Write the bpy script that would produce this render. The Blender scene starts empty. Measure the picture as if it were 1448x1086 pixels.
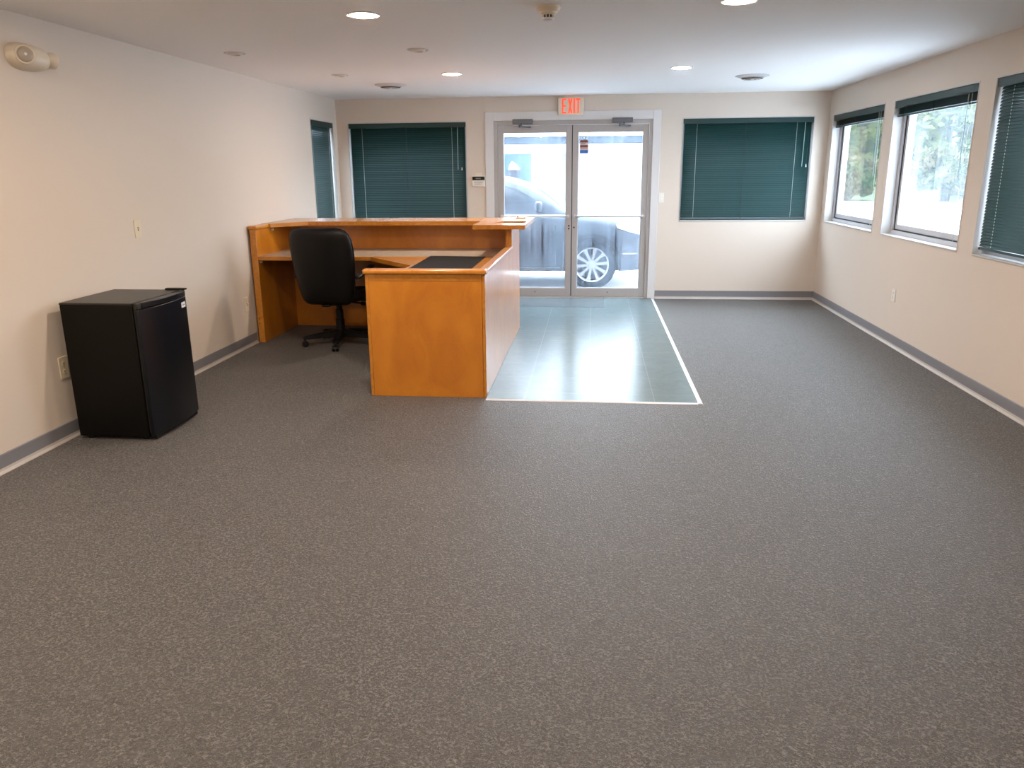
import bpy, bmesh, math, random
from mathutils import Vector, Matrix
PI = math.pi
S = bpy.context.scene
COL = S.collection
random.seed(7)

# ------------------------------------------------------------------ dimensions
XL, XR, YB, YF, CH = -3.19, 2.735, 9.938, -2.6, 2.44
WT = 0.18                       # wall thickness
F, PITCH, YAW, ROLL, HCAM = 1103.16, 0.2667, -0.1026, -0.0090, 1.574

# ------------------------------------------------------------------ materials
MATS = {}
def new_mat(name):
    m = bpy.data.materials.new(name); m.use_nodes = True
    nt = m.node_tree; nt.nodes.clear()
    out = nt.nodes.new('ShaderNodeOutputMaterial')
    return m, nt, out
def nd(nt, t, **kw):
    n = nt.nodes.new(t)
    for k, v in kw.items():
        if k in n.inputs: n.inputs[k].default_value = v
        else: setattr(n, k, v)
    return n
def c4(c): return (c[0], c[1], c[2], 1.0)
def pbr(name, col, rough=0.5, metal=0.0, spec=0.5, coat=0.0, coat_rough=0.1, emit=None, estr=0.0, var=0.0, vscale=6.0, bump=0.0, bscale=200.0):
    if name in MATS: return MATS[name]
    m, nt, out = new_mat(name)
    b = nd(nt, 'ShaderNodeBsdfPrincipled')
    b.inputs['Base Color'].default_value = c4(col)
    b.inputs['Roughness'].default_value = rough
    b.inputs['Metallic'].default_value = metal
    b.inputs['Specular IOR Level'].default_value = spec
    b.inputs['Coat Weight'].default_value = coat
    b.inputs['Coat Roughness'].default_value = coat_rough
    if emit:
        b.inputs['Emission Color'].default_value = c4(emit); b.inputs['Emission Strength'].default_value = estr
    tc = nd(nt, 'ShaderNodeTexCoord')
    if var > 0:
        n = nd(nt, 'ShaderNodeTexNoise'); n.inputs['Scale'].default_value = vscale; n.inputs['Detail'].default_value = 4
        nt.links.new(tc.outputs['Object'], n.inputs['Vector'])
        mx = nd(nt, 'ShaderNodeMix', data_type='RGBA')
        mx.inputs[6].default_value = c4([x * (1 - var) for x in col]); mx.inputs[7].default_value = c4([min(1, x * (1 + var)) for x in col])
        nt.links.new(n.outputs['Fac'], mx.inputs[0]); nt.links.new(mx.outputs[2], b.inputs['Base Color'])
    if bump > 0:
        n2 = nd(nt, 'ShaderNodeTexNoise'); n2.inputs['Scale'].default_value = bscale; n2.inputs['Detail'].default_value = 3
        nt.links.new(tc.outputs['Object'], n2.inputs['Vector'])
        bp = nd(nt, 'ShaderNodeBump'); bp.inputs['Strength'].default_value = bump; bp.inputs['Distance'].default_value = 0.002
        nt.links.new(n2.outputs['Fac'], bp.inputs['Height']); nt.links.new(bp.outputs['Normal'], b.inputs['Normal'])
    nt.links.new(b.outputs[0], out.inputs[0])
    MATS[name] = m
    return m
def wood(name, a, b_, stretch=(2.0, 2.0, 1.1), rough=0.3, coat=0.35, seam=False):
    m, nt, out = new_mat(name)
    bs = nd(nt, 'ShaderNodeBsdfPrincipled'); L = nt.links.new
    bs.inputs['Roughness'].default_value = rough; bs.inputs['Coat Weight'].default_value = coat; bs.inputs['Coat Roughness'].default_value = 0.16
    tc = nd(nt, 'ShaderNodeTexCoord'); mp = nd(nt, 'ShaderNodeMapping'); mp.inputs['Scale'].default_value = stretch
    L(tc.outputs['Object'], mp.inputs['Vector'])
    n1 = nd(nt, 'ShaderNodeTexNoise'); n1.inputs['Scale'].default_value = 2.2; n1.inputs['Detail'].default_value = 5; n1.inputs['Distortion'].default_value = 1.2
    L(mp.outputs[0], n1.inputs['Vector'])
    mp2 = nd(nt, 'ShaderNodeMapping'); mp2.inputs['Scale'].default_value = tuple(s * 14 if s > 1 else s * 1.6 for s in stretch)
    L(tc.outputs['Object'], mp2.inputs['Vector'])
    n2 = nd(nt, 'ShaderNodeTexNoise'); n2.inputs['Scale'].default_value = 2.0; n2.inputs['Detail'].default_value = 4; n2.inputs['Distortion'].default_value = 0.6
    L(mp2.outputs[0], n2.inputs['Vector'])
    ad = nd(nt, 'ShaderNodeMath', operation='MULTIPLY_ADD'); ad.inputs[1].default_value = 0.16
    L(n2.outputs['Fac'], ad.inputs[0]); L(n1.outputs['Fac'], ad.inputs[2])
    cr = nd(nt, 'ShaderNodeValToRGB'); cr.color_ramp.elements[0].position = 0.36; cr.color_ramp.elements[1].position = 0.78
    cr.color_ramp.elements[0].color = c4(a); cr.color_ramp.elements[1].color = c4(b_)
    L(ad.outputs[0], cr.inputs['Fac']); L(cr.outputs[0], bs.inputs['Base Color'])
    L(bs.outputs[0], out.inputs[0]); MATS[name] = m
    return m
def carpet():
    m, nt, out = new_mat('carpet'); L = nt.links.new
    bs = nd(nt, 'ShaderNodeBsdfPrincipled'); bs.inputs['Roughness'].default_value = 0.5
    bs.inputs['Specular IOR Level'].default_value = 0.45
    bs.inputs['Sheen Weight'].default_value = 0.12; bs.inputs['Sheen Roughness'].default_value = 0.45
    tc = nd(nt, 'ShaderNodeTexCoord')
    def squig(scale, w, off):
        mp = nd(nt, 'ShaderNodeMapping'); mp.inputs['Location'].default_value = off
        L(tc.outputs['Object'], mp.inputs['Vector'])
        n = nd(nt, 'ShaderNodeTexNoise'); n.inputs['Scale'].default_value = scale; n.inputs['Detail'].default_value = 1.0; n.inputs['Distortion'].default_value = 0.8
        L(mp.outputs[0], n.inputs['Vector'])
        s = nd(nt, 'ShaderNodeMath', operation='SUBTRACT'); s.inputs[1].default_value = 0.5; L(n.outputs['Fac'], s.inputs[0])
        a = nd(nt, 'ShaderNodeMath', operation='ABSOLUTE'); L(s.outputs[0], a.inputs[0])
        r = nd(nt, 'ShaderNodeMapRange'); r.inputs['From Min'].default_value = 0.0; r.inputs['From Max'].default_value = w
        r.inputs['To Min'].default_value = 1.0; r.inputs['To Max'].default_value = 0.0; L(a.outputs[0], r.inputs['Value'])
        return r.outputs[0]
    l1 = squig(48, 0.058, (0, 0, 0)); l2 = squig(60, 0.058, (3.1, 1.7, 0.4)); d1 = squig(54, 0.070, (7.3, 5.2, 2.0))
    mx = nd(nt, 'ShaderNodeMath', operation='MAXIMUM'); L(l1, mx.inputs[0]); L(l2, mx.inputs[1])
    # break the lines up into short curls
    br = nd(nt, 'ShaderNodeTexNoise'); br.inputs['Scale'].default_value = 85; br.inputs['Detail'].default_value = 2; L(tc.outputs['Object'], br.inputs['Vector'])
    bm_ = nd(nt, 'ShaderNodeMapRange'); bm_.inputs['From Min'].default_value = 0.42; bm_.inputs['From Max'].default_value = 0.54; L(br.outputs['Fac'], bm_.inputs['Value'])
    lt = nd(nt, 'ShaderNodeMath', operation='MULTIPLY'); L(mx.outputs[0], lt.inputs[0]); L(bm_.outputs[0], lt.inputs[1])
    gr = nd(nt, 'ShaderNodeTexNoise'); gr.inputs['Scale'].default_value = 260; gr.inputs['Detail'].default_value = 2; L(tc.outputs['Object'], gr.inputs['Vector'])
    c0 = nd(nt, 'ShaderNodeMix', data_type='RGBA'); c0.inputs[6].default_value = (0.030, 0.028, 0.0272, 1); c0.inputs[7].default_value = (0.096, 0.090, 0.0865, 1)
    L(gr.outputs['Fac'], c0.inputs[0])
    c1 = nd(nt, 'ShaderNodeMix', data_type='RGBA'); c1.inputs[7].default_value = (0.012, 0.010, 0.009, 1)
    dm = nd(nt, 'ShaderNodeMath', operation='MULTIPLY'); dm.inputs[1].default_value = 0.8; L(d1, dm.inputs[0])
    L(dm.outputs[0], c1.inputs[0]); L(c0.outputs[2], c1.inputs[6])
    c2 = nd(nt, 'ShaderNodeMix', data_type='RGBA'); c2.inputs[7].default_value = (0.245, 0.234, 0.228, 1)
    lm = nd(nt, 'ShaderNodeMath', operation='MULTIPLY'); lm.inputs[1].default_value = 0.8; L(lt.outputs[0], lm.inputs[0])
    L(lm.outputs[0], c2.inputs[0]); L(c1.outputs[2], c2.inputs[6]); L(c2.outputs[2], bs.inputs['Base Color'])
    ba = nd(nt, 'ShaderNodeMath', operation='MULTIPLY_ADD'); ba.inputs[1].default_value = 0.6; L(gr.outputs['Fac'], ba.inputs[0]); L(lt.outputs[0], ba.inputs[2])
    bp = nd(nt, 'ShaderNodeBump'); bp.inputs['Strength'].default_value = 0.8; bp.inputs['Distance'].default_value = 0.005
    L(ba.outputs[0], bp.inputs['Height']); L(bp.outputs[0], bs.inputs['Normal'])
    L(bs.outputs[0], out.inputs[0]); MATS['carpet'] = m; return m
def vinyl_tile():
    m, nt, out = new_mat('vinyl_tile'); L = nt.links.new
    bs = nd(nt, 'ShaderNodeBsdfPrincipled'); bs.inputs['Roughness'].default_value = 0.17; bs.inputs['Specular IOR Level'].default_value = 0.08
    tc = nd(nt, 'ShaderNodeTexCoord')
    n = nd(nt, 'ShaderNodeTexNoise'); n.inputs['Scale'].default_value = 9; n.inputs['Detail'].default_value = 6; n.inputs['Distortion'].default_value = 1.5
    L(tc.outputs['Object'], n.inputs['Vector'])
    cr = nd(nt, 'ShaderNodeMix', data_type='RGBA'); cr.inputs[6].default_value = (0.095, 0.135, 0.145, 1); cr.inputs[7].default_value = (0.145, 0.19, 0.20, 1)
    L(n.outputs['Fac'], cr.inputs[0])
    br = nd(nt, 'ShaderNodeTexBrick'); br.offset = 0; br.squash = 1
    br.inputs['Scale'].default_value = 1.0; br.inputs['Mortar Size'].default_value = 0.0022; br.inputs['Brick Width'].default_value = 0.457; br.inputs['Row Height'].default_value = 0.457
    br.inputs['Mortar Smooth'].default_value = 0.2
    L(tc.outputs['Object'], br.inputs['Vector'])
    mx = nd(nt, 'ShaderNodeMix', data_type='RGBA'); L(br.outputs['Fac'], mx.inputs[0]); L(cr.outputs[2], mx.inputs[6]); mx.inputs[7].default_value = (0.185, 0.235, 0.25, 1)
    L(mx.outputs[2], bs.inputs['Base Color'])
    n2 = nd(nt, 'ShaderNodeTexNoise'); n2.inputs['Scale'].default_value = 5; n2.inputs['Detail'].default_value = 2; L(tc.outputs['Object'], n2.inputs['Vector'])
    n3 = nd(nt, 'ShaderNodeTexNoise'); n3.inputs['Scale'].default_value = 30; n3.inputs['Detail'].default_value = 3; L(tc.outputs['Object'], n3.inputs['Vector'])
    rr = nd(nt, 'ShaderNodeMapRange'); rr.inputs['To Min'].default_value = 0.235; rr.inputs['To Max'].default_value = 0.25; L(n3.outputs['Fac'], rr.inputs['Value']); L(rr.outputs[0], bs.inputs['Roughness'])
    L(bs.outputs[0], out.inputs[0]); MATS['vinyl_tile'] = m; return m
def dirty_glass(name, lo, hi, streak_scale, tint=(0.70, 0.84, 1.0), axis='X'):
    """clear pane with a film of dried, streaky dirt that scatters daylight"""
    m, nt, out = new_mat(name); L = nt.links.new
    tc = nd(nt, 'ShaderNodeTexCoord'); mp = nd(nt, 'ShaderNodeMapping')
    mp.inputs['Scale'].default_value = (streak_scale, streak_scale, 0.9)
    L(tc.outputs['Object'], mp.inputs['Vector'])
    n = nd(nt, 'ShaderNodeTexNoise'); n.inputs['Scale'].default_value = 1.0; n.inputs['Detail'].default_value = 5; n.inputs['Roughness'].default_value = 0.65; n.inputs['Distortion'].default_value = 0.2
    L(mp.outputs[0], n.inputs['Vector'])
    n2 = nd(nt, 'ShaderNodeTexNoise'); n2.inputs['Scale'].default_value = 2.2; n2.inputs['Detail'].default_value = 3
    L(tc.outputs['Object'], n2.inputs['Vector'])
    ad = nd(nt, 'ShaderNodeMath', operation='MULTIPLY_ADD'); ad.inputs[1].default_value = 0.5; L(n2.outputs['Fac'], ad.inputs[0]); L(n.outputs['Fac'], ad.inputs[2])
    r = nd(nt, 'ShaderNodeMapRange'); r.inputs['From Min'].default_value = 0.52; r.inputs['From Max'].default_value = 1.0
    r.inputs['To Min'].default_value = lo; r.inputs['To Max'].default_value = hi; L(ad.outputs[0], r.inputs['Value'])
    tr = nd(nt, 'ShaderNodeBsdfTransparent'); tr.inputs[0].default_value = (0.95, 0.98, 0.98, 1)
    tl = nd(nt, 'ShaderNodeBsdfTranslucent'); tl.inputs[0].default_value = c4(tint)
    df = nd(nt, 'ShaderNodeBsdfDiffuse'); df.inputs[0].default_value = c4([0.6 * x for x in tint])
    fm = nd(nt, 'ShaderNodeMixShader'); fm.inputs[0].default_value = 0.25; L(tl.outputs[0], fm.inputs[1]); L(df.outputs[0], fm.inputs[2])
    m1 = nd(nt, 'ShaderNodeMixShader'); L(r.outputs[0], m1.inputs[0]); L(tr.outputs[0], m1.inputs[1]); L(fm.outputs[0], m1.inputs[2])
    gl = nd(nt, 'ShaderNodeBsdfGlossy'); gl.inputs['Roughness'].default_value = 0.03
    # reflectance of a thin pane, the same from both sides
    ge = nd(nt, 'ShaderNodeNewGeometry'); dt = nd(nt, 'ShaderNodeVectorMath', operation='DOT_PRODUCT')
    L(ge.outputs['Normal'], dt.inputs[0]); L(ge.outputs['Incoming'], dt.inputs[1])
    ab = nd(nt, 'ShaderNodeMath', operation='ABSOLUTE'); L(dt.outputs['Value'], ab.inputs[0])
    om = nd(nt, 'ShaderNodeMath', operation='SUBTRACT'); om.inputs[0].default_value = 1.0; L(ab.outputs[0], om.inputs[1])
    pw = nd(nt, 'ShaderNodeMath', operation='POWER'); pw.inputs[1].default_value = 5.0; L(om.outputs[0], pw.inputs[0])
    fr = nd(nt, 'ShaderNodeMath', operation='MULTIPLY_ADD'); fr.inputs[1].default_value = 0.9; fr.inputs[2].default_value = 0.03; L(pw.outputs[0], fr.inputs[0])
    m2 = nd(nt, 'ShaderNodeMixShader'); L(fr.outputs[0], m2.inputs[0]); L(m1.outputs[0], m2.inputs[1]); L(gl.outputs[0], m2.inputs[2])
    L(m2.outputs[0], out.inputs[0]); MATS[name] = m; return m
def leaf_mat(name, a, b_):
    m, nt, out = new_mat(name); L = nt.links.new
    tc = nd(nt, 'ShaderNodeTexCoord'); n = nd(nt, 'ShaderNodeTexNoise'); n.inputs['Scale'].default_value = 1.1; n.inputs['Detail'].default_value = 5
    L(tc.outputs['Object'], n.inputs['Vector'])
    cr = nd(nt, 'ShaderNodeValToRGB'); cr.color_ramp.elements[0].position = 0.35; cr.color_ramp.elements[1].position = 0.65
    cr.color_ramp.elements[0].color = c4(a); cr.color_ramp.elements[1].color = c4(b_); L(n.outputs['Fac'], cr.inputs[0])
    d = nd(nt, 'ShaderNodeBsdfDiffuse'); t = nd(nt, 'ShaderNodeBsdfTranslucent'); L(cr.outputs[0], d.inputs[0]); L(cr.outputs[0], t.inputs[0])
    mx = nd(nt, 'ShaderNodeMixShader'); mx.inputs[0].default_value = 0.35; L(d.outputs[0], mx.inputs[1]); L(t.outputs[0], mx.inputs[2])
    L(mx.outputs[0], out.inputs[0]); MATS[name] = m; return m

PAINT = pbr('wall_paint', (0.635, 0.56, 0.488), rough=0.62, spec=0.3, bump=0.08, bscale=160)
CEIL = pbr('ceiling_paint', (0.90, 0.89, 0.88), rough=0.8, spec=0.2, bump=0.05, bscale=120)
WHITE = pbr('white_trim_paint', (0.61, 0.605, 0.61), rough=0.35)
LINING = pbr('white_window_lining', (0.50, 0.49, 0.48), rough=0.4)
VINYL = pbr('white_window_vinyl', (0.46, 0.48, 0.52), rough=0.3)
GASKET = pbr('black_gasket', (0.012, 0.014, 0.018), rough=0.5)
ALU = pbr('satin_aluminium_paint', (0.36, 0.34, 0.33), rough=0.38, spec=0.5)
STEEL = pbr('brushed_steel', (0.62, 0.64, 0.67), rough=0.28, metal=1.0)
CLOSER = pbr('grey_closer_enamel', (0.11, 0.12, 0.14), rough=0.4)
BASE = pbr('grey_vinyl_base', (0.20, 0.20, 0.22), rough=0.42)
TOE_GLOSS = pbr('base_toe_painted_gloss', (0.45, 0.42, 0.40), rough=0.4)  # paler than the base: gloss along the flared toe painted as colour
STRIP = pbr('pale_reducer_strip', (0.62, 0.63, 0.66), rough=0.3)
TEAL = pbr('teal_blind_enamel', (0.0080, 0.038, 0.037), rough=0.40, spec=0.25, var=0.06, vscale=3)
TEALRAIL = pbr('teal_blind_rail', (0.016, 0.044, 0.043), rough=0.42, spec=0.35)
CORD = pbr('pale_blind_cord', (0.55, 0.60, 0.56), rough=0.6)
TEALCORD = pbr('teal_blind_cord', (0.010, 0.026, 0.026), rough=0.6)
WAND = pbr('clear_grey_wand', (0.22, 0.33, 0.33), rough=0.2)
IVORY = pbr('ivory_plastic', (0.66, 0.58, 0.43), rough=0.35)
CREAM = pbr('cream_plastic', (0.70, 0.62, 0.50), rough=0.35)
OFFWHITE = pbr('off_white_plastic', (0.72, 0.69, 0.64), rough=0.35)
DARK = pbr('dark_slot', (0.015, 0.014, 0.013), rough=0.6)
BLACKLCD = pbr('black_display', (0.010, 0.012, 0.010), rough=0.15)
LCDTXT = pbr('grey_display_segment', (0.16, 0.17, 0.16), rough=0.3)
GREYMARK = pbr('grey_printing', (0.33, 0.32, 0.31), rough=0.5)
MAPLE = wood('maple_veneer', (0.47, 0.148, 0.0055), (0.61, 0.225, 0.014), rough=0.36, coat=0.8)
MAPLE_EDGE = wood('maple_solid_edge', (0.46, 0.155, 0.010), (0.58, 0.245, 0.030), stretch=(8, 0.8, 8), rough=0.28, coat=0.5)
MAPLE_TOP = wood('maple_top', (0.42, 0.165, 0.026), (0.54, 0.245, 0.055), stretch=(0.8, 2.5, 2.5), rough=0.26, coat=0.35)
LAMINATE = pbr('grey_laminate', (0.36, 0.33, 0.285), rough=0.24, spec=0.6, var=0.12, vscale=14)
BLOTTER = pbr('charcoal_desk_mat', (0.012, 0.011, 0.011), rough=0.8, spec=0.1, var=0.2, vscale=5)
LEATHER = pbr('black_leather', (0.004, 0.004, 0.0042), rough=0.42, spec=0.3, bump=0.12, bscale=130)
PLASTIC = pbr('black_plastic', (0.005, 0.005, 0.0055), rough=0.42, spec=0.3)
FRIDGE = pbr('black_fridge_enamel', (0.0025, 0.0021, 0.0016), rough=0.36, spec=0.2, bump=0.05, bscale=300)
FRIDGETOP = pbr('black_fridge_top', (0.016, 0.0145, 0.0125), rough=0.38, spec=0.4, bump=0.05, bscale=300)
FRIDGEDOOR = pbr('black_fridge_door', (0.0032, 0.0046, 0.0075), rough=0.30, spec=0.3, bump=0.03, bscale=300)  # blue tint paints the daylight reflected on door and grip
BADGE = pbr('silver_badge', (0.75, 0.76, 0.80), rough=0.3)
LAMP = pbr('lit_lens', (0.9, 0.85, 0.8), rough=0.5, emit=(1.0, 0.81, 0.635), estr=262)
EXITRED = pbr('lit_red_letters', (0.8, 0.06, 0.03), rough=0.5, emit=(1.0, 0.075, 0.025), estr=0.5)
LENS = pbr('clear_lamp_lens', (0.40, 0.35, 0.29), rough=0.12, spec=0.8)
ASPHALT = pbr('pale_pavement', (0.60, 0.605, 0.62), rough=0.75, var=0.1, vscale=1.5, bump=0.2, bscale=60)
KERB = pbr('concrete_kerb', (0.20, 0.20, 0.205), rough=0.8)
GRASS = pbr('grass', (0.075, 0.105, 0.045), rough=0.9, var=0.3, vscale=3, bump=0.6, bscale=60)
SIDING = pbr('white_siding', (0.36, 0.365, 0.375), rough=0.6)
ROOFM = pbr('pale_roof', (0.36, 0.37, 0.39), rough=0.7, var=0.1)
SHOPGLASS = pbr('dark_house_glass', (0.034, 0.062, 0.105), rough=0.3, spec=0.1)
BLUEGREY = pbr('blue_grey_shade_and_louvre', (0.030, 0.037, 0.046), rough=0.9, spec=0.0)  # dark tone of the shadow under the eaves; also colours the louvre
ACBOX = pbr('grey_air_unit', (0.040, 0.037, 0.038), rough=0.9, spec=0.0)
CARPAINT = pbr('blue_grey_car_paint', (0.009, 0.014, 0.025), rough=0.35, metal=0.0, spec=0.3, coat=0.25, coat_rough=0.03)
CARGLASS = pbr('car_glass', (0.03, 0.045, 0.06), rough=0.05, spec=0.7)
RUBBER = pbr('tyre_rubber', (0.007, 0.008, 0.010), rough=0.8, spec=0.1)
ALLOY = pbr('silver_alloy', (0.30, 0.31, 0.34), rough=0.35, metal=0.3)
CARTRIM = pbr('car_black_trim', (0.02, 0.022, 0.025), rough=0.5)
HEADLIGHT = pbr('headlight_lens', (0.75, 0.78, 0.80), rough=0.08, spec=0.8)
AMBER = pbr('amber_lens', (0.75, 0.30, 0.16), rough=0.15)
BARK = pbr('bark', (0.05, 0.04, 0.032), rough=0.9, var=0.3)
CARPET = carpet(); TILE = vinyl_tile()
GLASS_DOOR = dirty_glass('dirty_door_glass', 0.0, 0.10, 48.0)
GLASS_CLEAR = dirty_glass('lightly_dirty_glass', 0.004, 0.025, 20.0, tint=(0.86, 0.93, 0.95))
GLASS_STREAK = dirty_glass('streaky_glass', 0.0, 0.11, 60.0, tint=(0.80, 0.92, 0.97))
LEAFA = leaf_mat('leaf_mid_green', (0.050, 0.080, 0.020), (0.190, 0.205, 0.075))
LEAFB = leaf_mat('leaf_deep_green', (0.036, 0.070, 0.024), (0.130, 0.165, 0.060))
LEAFC = leaf_mat('leaf_reddish', (0.045, 0.075, 0.024), (0.17, 0.14, 0.085))
MATMAT = pbr('grey_door_mat', (0.090, 0.122, 0.137), rough=0.25, var=0.08, vscale=20)
STICK_R = pbr('sticker_maroon', (0.16, 0.045, 0.04), rough=0.4)
STICK_B = pbr('sticker_blue', (0.03, 0.12, 0.42), rough=0.4)
STICK_W = pbr('sticker_white', (0.62, 0.55, 0.55), rough=0.4)

# ------------------------------------------------------------------ mesh helpers
def nb(): return bmesh.new()
def box(bm, x0, x1, y0, y1, z0, z1):
    if x0 > x1: x0, x1 = x1, x0
    if y0 > y1: y0, y1 = y1, y0
    if z0 > z1: z0, z1 = z1, z0
    v = [bm.verts.new(p) for p in ((x0, y0, z0), (x1, y0, z0), (x1, y1, z0), (x0, y1, z0), (x0, y0, z1), (x1, y0, z1), (x1, y1, z1), (x0, y1, z1))]
    for f in ((0, 3, 2, 1), (4, 5, 6, 7), (0, 1, 5, 4), (1, 2, 6, 5), (2, 3, 7, 6), (3, 0, 4, 7)):
        bm.faces.new([v[i] for i in f])
    return v
def prism(bm, pts, h0, h1, axis='z'):
    """polygon pts extruded along axis; for 'z' pts=(x,y), 'x' pts=(y,z), 'y' pts=(x,z)"""
    def P(p, h): return {'z': (p[0], p[1], h), 'x': (h, p[0], p[1]), 'y': (p[0], h, p[1])}[axis]
    a = [bm.verts.new(P(p, h0)) for p in pts]; b = [bm.verts.new(P(p, h1)) for p in pts]
    n = len(pts)
    bm.faces.new(a[::-1]); bm.faces.new(b)
    for i in range(n):
        j = (i + 1) % n
        bm.faces.new((a[i], a[j], b[j], b[i]))
    bmesh.ops.recalc_face_normals(bm, faces=bm.faces[:])
def lathe(bm, prof, axis='z', c=(0, 0, 0), seg=32):
    """prof: list of (r, h)"""
    rings = []
    for r, h in prof:
        ring = []
        for k in range(seg):
            a = 2 * PI * k / seg
            u, w = r * math.cos(a), r * math.sin(a)
            p = {'z': (u, w, h), 'x': (h, u, w), 'y': (u, h, w)}[axis]
            ring.append(bm.verts.new((p[0] + c[0], p[1] + c[1], p[2] + c[2])))
        rings.append(ring)
    for i in range(len(rings) - 1):
        for k in range(seg):
            j = (k + 1) % seg
            bm.faces.new((rings[i][k], rings[i][j], rings[i + 1][j], rings[i + 1][k]))
    bmesh.ops.remove_doubles(bm, verts=bm.verts[:], dist=1e-6)
    bmesh.ops.recalc_face_normals(bm, faces=bm.faces[:])
def tube(bm, pts, r, seg=10):
    """round tube through pts (r a number or list)"""
    pts = [Vector(p) for p in pts]; n = len(pts); rings = []
    up0 = None
    for i, p in enumerate(pts):
        t = (pts[min(i + 1, n - 1)] - pts[max(i - 1, 0)]).normalized()
        if up0 is None:
            up0 = Vector((0, 0, 1)) if abs(t.z) < 0.9 else Vector((1, 0, 0))
        s = t.cross(up0).normalized(); u = s.cross(t).normalized(); up0 = u
        rr = r[i] if isinstance(r, (list, tuple)) else r
        rings.append([bm.verts.new(p + s * (rr * math.cos(2 * PI * k / seg)) + u * (rr * math.sin(2 * PI * k / seg))) for k in range(seg)])
    for i in range(n - 1):
        for k in range(seg):
            j = (k + 1) % seg
            bm.faces.new((rings[i][k], rings[i][j], rings[i + 1][j], rings[i + 1][k]))
    bm.faces.new(rings[0][::-1]); bm.faces.new(rings[-1])
    bmesh.ops.recalc_face_normals(bm, faces=bm.faces[:])
def loft(bm, rings, closed=True, caps=True):
    R = [[bm.verts.new(p) for p in ring] for ring in rings]
    n = len(R[0])
    for i in range(len(R) - 1):
        for k in range(n if closed else n - 1):
            j = (k + 1) % n
            bm.faces.new((R[i][k], R[i][j], R[i + 1][j], R[i + 1][k]))
    if caps and closed:
        bm.faces.new(R[0][::-1]); bm.faces.new(R[-1])
    bmesh.ops.recalc_face_normals(bm, faces=bm.faces[:])
WLOC = {}
def wloc(o): return WLOC.get(o.name, Vector((0, 0, 0)))
def obj(name, bm, mat, parent=None, loc=None, bevel=0.0, seg=2, smooth=False, angle=35, local=False, subsurf=0):
    """one mesh object; geometry is given in world coordinates (or in the parent's when local)"""
    base = Vector((0, 0, 0))
    if parent is not None: base = wloc(parent)
    elif loc is not None: base = Vector(loc)
    if not local:
        for v in bm.verts: v.co -= base
    me = bpy.data.meshes.new(name); bm.to_mesh(me); bm.free()
    o = bpy.data.objects.new(name, me); COL.objects.link(o)
    me.materials.append(mat)
    if parent is not None: o.parent = parent
    elif loc is not None: o.location = loc
    WLOC[o.name] = base.copy()
    if smooth or bevel > 0 or subsurf:
        for p in me.polygons: p.use_smooth = True
        if not subsurf: me.set_sharp_from_angle(angle=math.radians(angle))
    if bevel > 0:
        md = o.modifiers.new('bevel', 'BEVEL'); md.width = bevel; md.segments = seg; md.limit_method = 'ANGLE'; md.angle_limit = math.radians(40)
    if subsurf:
        md = o.modifiers.new('sub', 'SUBSURF'); md.levels = subsurf; md.render_levels = subsurf
    return o
def tag(o, label, cat=None, group=None, kind=None):
    if label: o['label'] = label
    if cat: o['category'] = cat
    if group: o['group'] = group
    if kind: o['kind'] = kind
    return o
def thing(name, label, cat, loc, group=None, kind=None, rotz=0.0):
    o = bpy.data.objects.new(name, None); COL.objects.link(o); o.location = loc; o.rotation_euler = (0, 0, rotz)
    o.empty_display_size = 0.1
    WLOC[o.name] = Vector(loc)
    return tag(o, label, cat, group, kind)
def dup(root, loc, label=None):
    r = root.copy(); COL.objects.link(r); r.location = loc
    if label: r['label'] = label
    WLOC[r.name] = Vector(loc)
    for ch in list(root.children):
        c = ch.copy(); COL.objects.link(c); c.parent = r
        for g in list(ch.children):
            d = g.copy(); COL.objects.link(d); d.parent = c
    return r

# wall-local frames: u along the wall, d into the wall (outwards), z up
FR = {'back': lambda u, d, z: (u, YB + d, z), 'right': lambda u, d, z: (XR + d, u, z), 'left': lambda u, d, z: (XL - d, u, z)}
def wbox(bm, side, u0, u1, d0, d1, z0, z1):
    a = FR[side](u0, d0, z0); b = FR[side](u1, d1, z1)
    box(bm, a[0], b[0], a[1], b[1], a[2], b[2])

def wall(side, u0, u1, holes):
    us = sorted({u0, u1} | {h[0] for h in holes} | {h[1] for h in holes})
    zs = sorted({0.0, CH} | {h[2] for h in holes} | {h[3] for h in holes})
    bm = nb(); f = FR[side]
    def inhole(a, b):
        return any(h[0] - 1e-6 < a < h[1] + 1e-6 and h[2] - 1e-6 < b < h[3] + 1e-6 for h in holes)
    def quad(p): bm.faces.new([bm.verts.new(q) for q in p])
    for i in range(len(us) - 1):
        for j in range(len(zs) - 1):
            if inhole((us[i] + us[i + 1]) / 2, (zs[j] + zs[j + 1]) / 2): continue
            for d in (0, WT):
                quad([f(us[i], d, zs[j]), f(us[i + 1], d, zs[j]), f(us[i + 1], d, zs[j + 1]), f(us[i], d, zs[j + 1])])
    for h in list(holes) + [(u0, u1, 0.0, CH)]:
        quad([f(h[0], 0, h[2]), f(h[0], WT, h[2]), f(h[0], WT, h[3]), f(h[0], 0, h[3])])
        quad([f(h[1], 0, h[2]), f(h[1], WT, h[2]), f(h[1], WT, h[3]), f(h[1], 0, h[3])])
        quad([f(h[0], 0, h[3]), f(h[1], 0, h[3]), f(h[1], WT, h[3]), f(h[0], WT, h[3])])
        if h[2] > 0.001 or h == (u0, u1, 0.0, CH):
            quad([f(h[0], 0, h[2]), f(h[1], 0, h[2]), f(h[1], WT, h[2]), f(h[0], WT, h[2])])
    bmesh.ops.remove_doubles(bm, verts=bm.verts[:], dist=1e-5)
    bmesh.ops.recalc_face_normals(bm, faces=bm.faces[:])
    return bm

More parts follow.
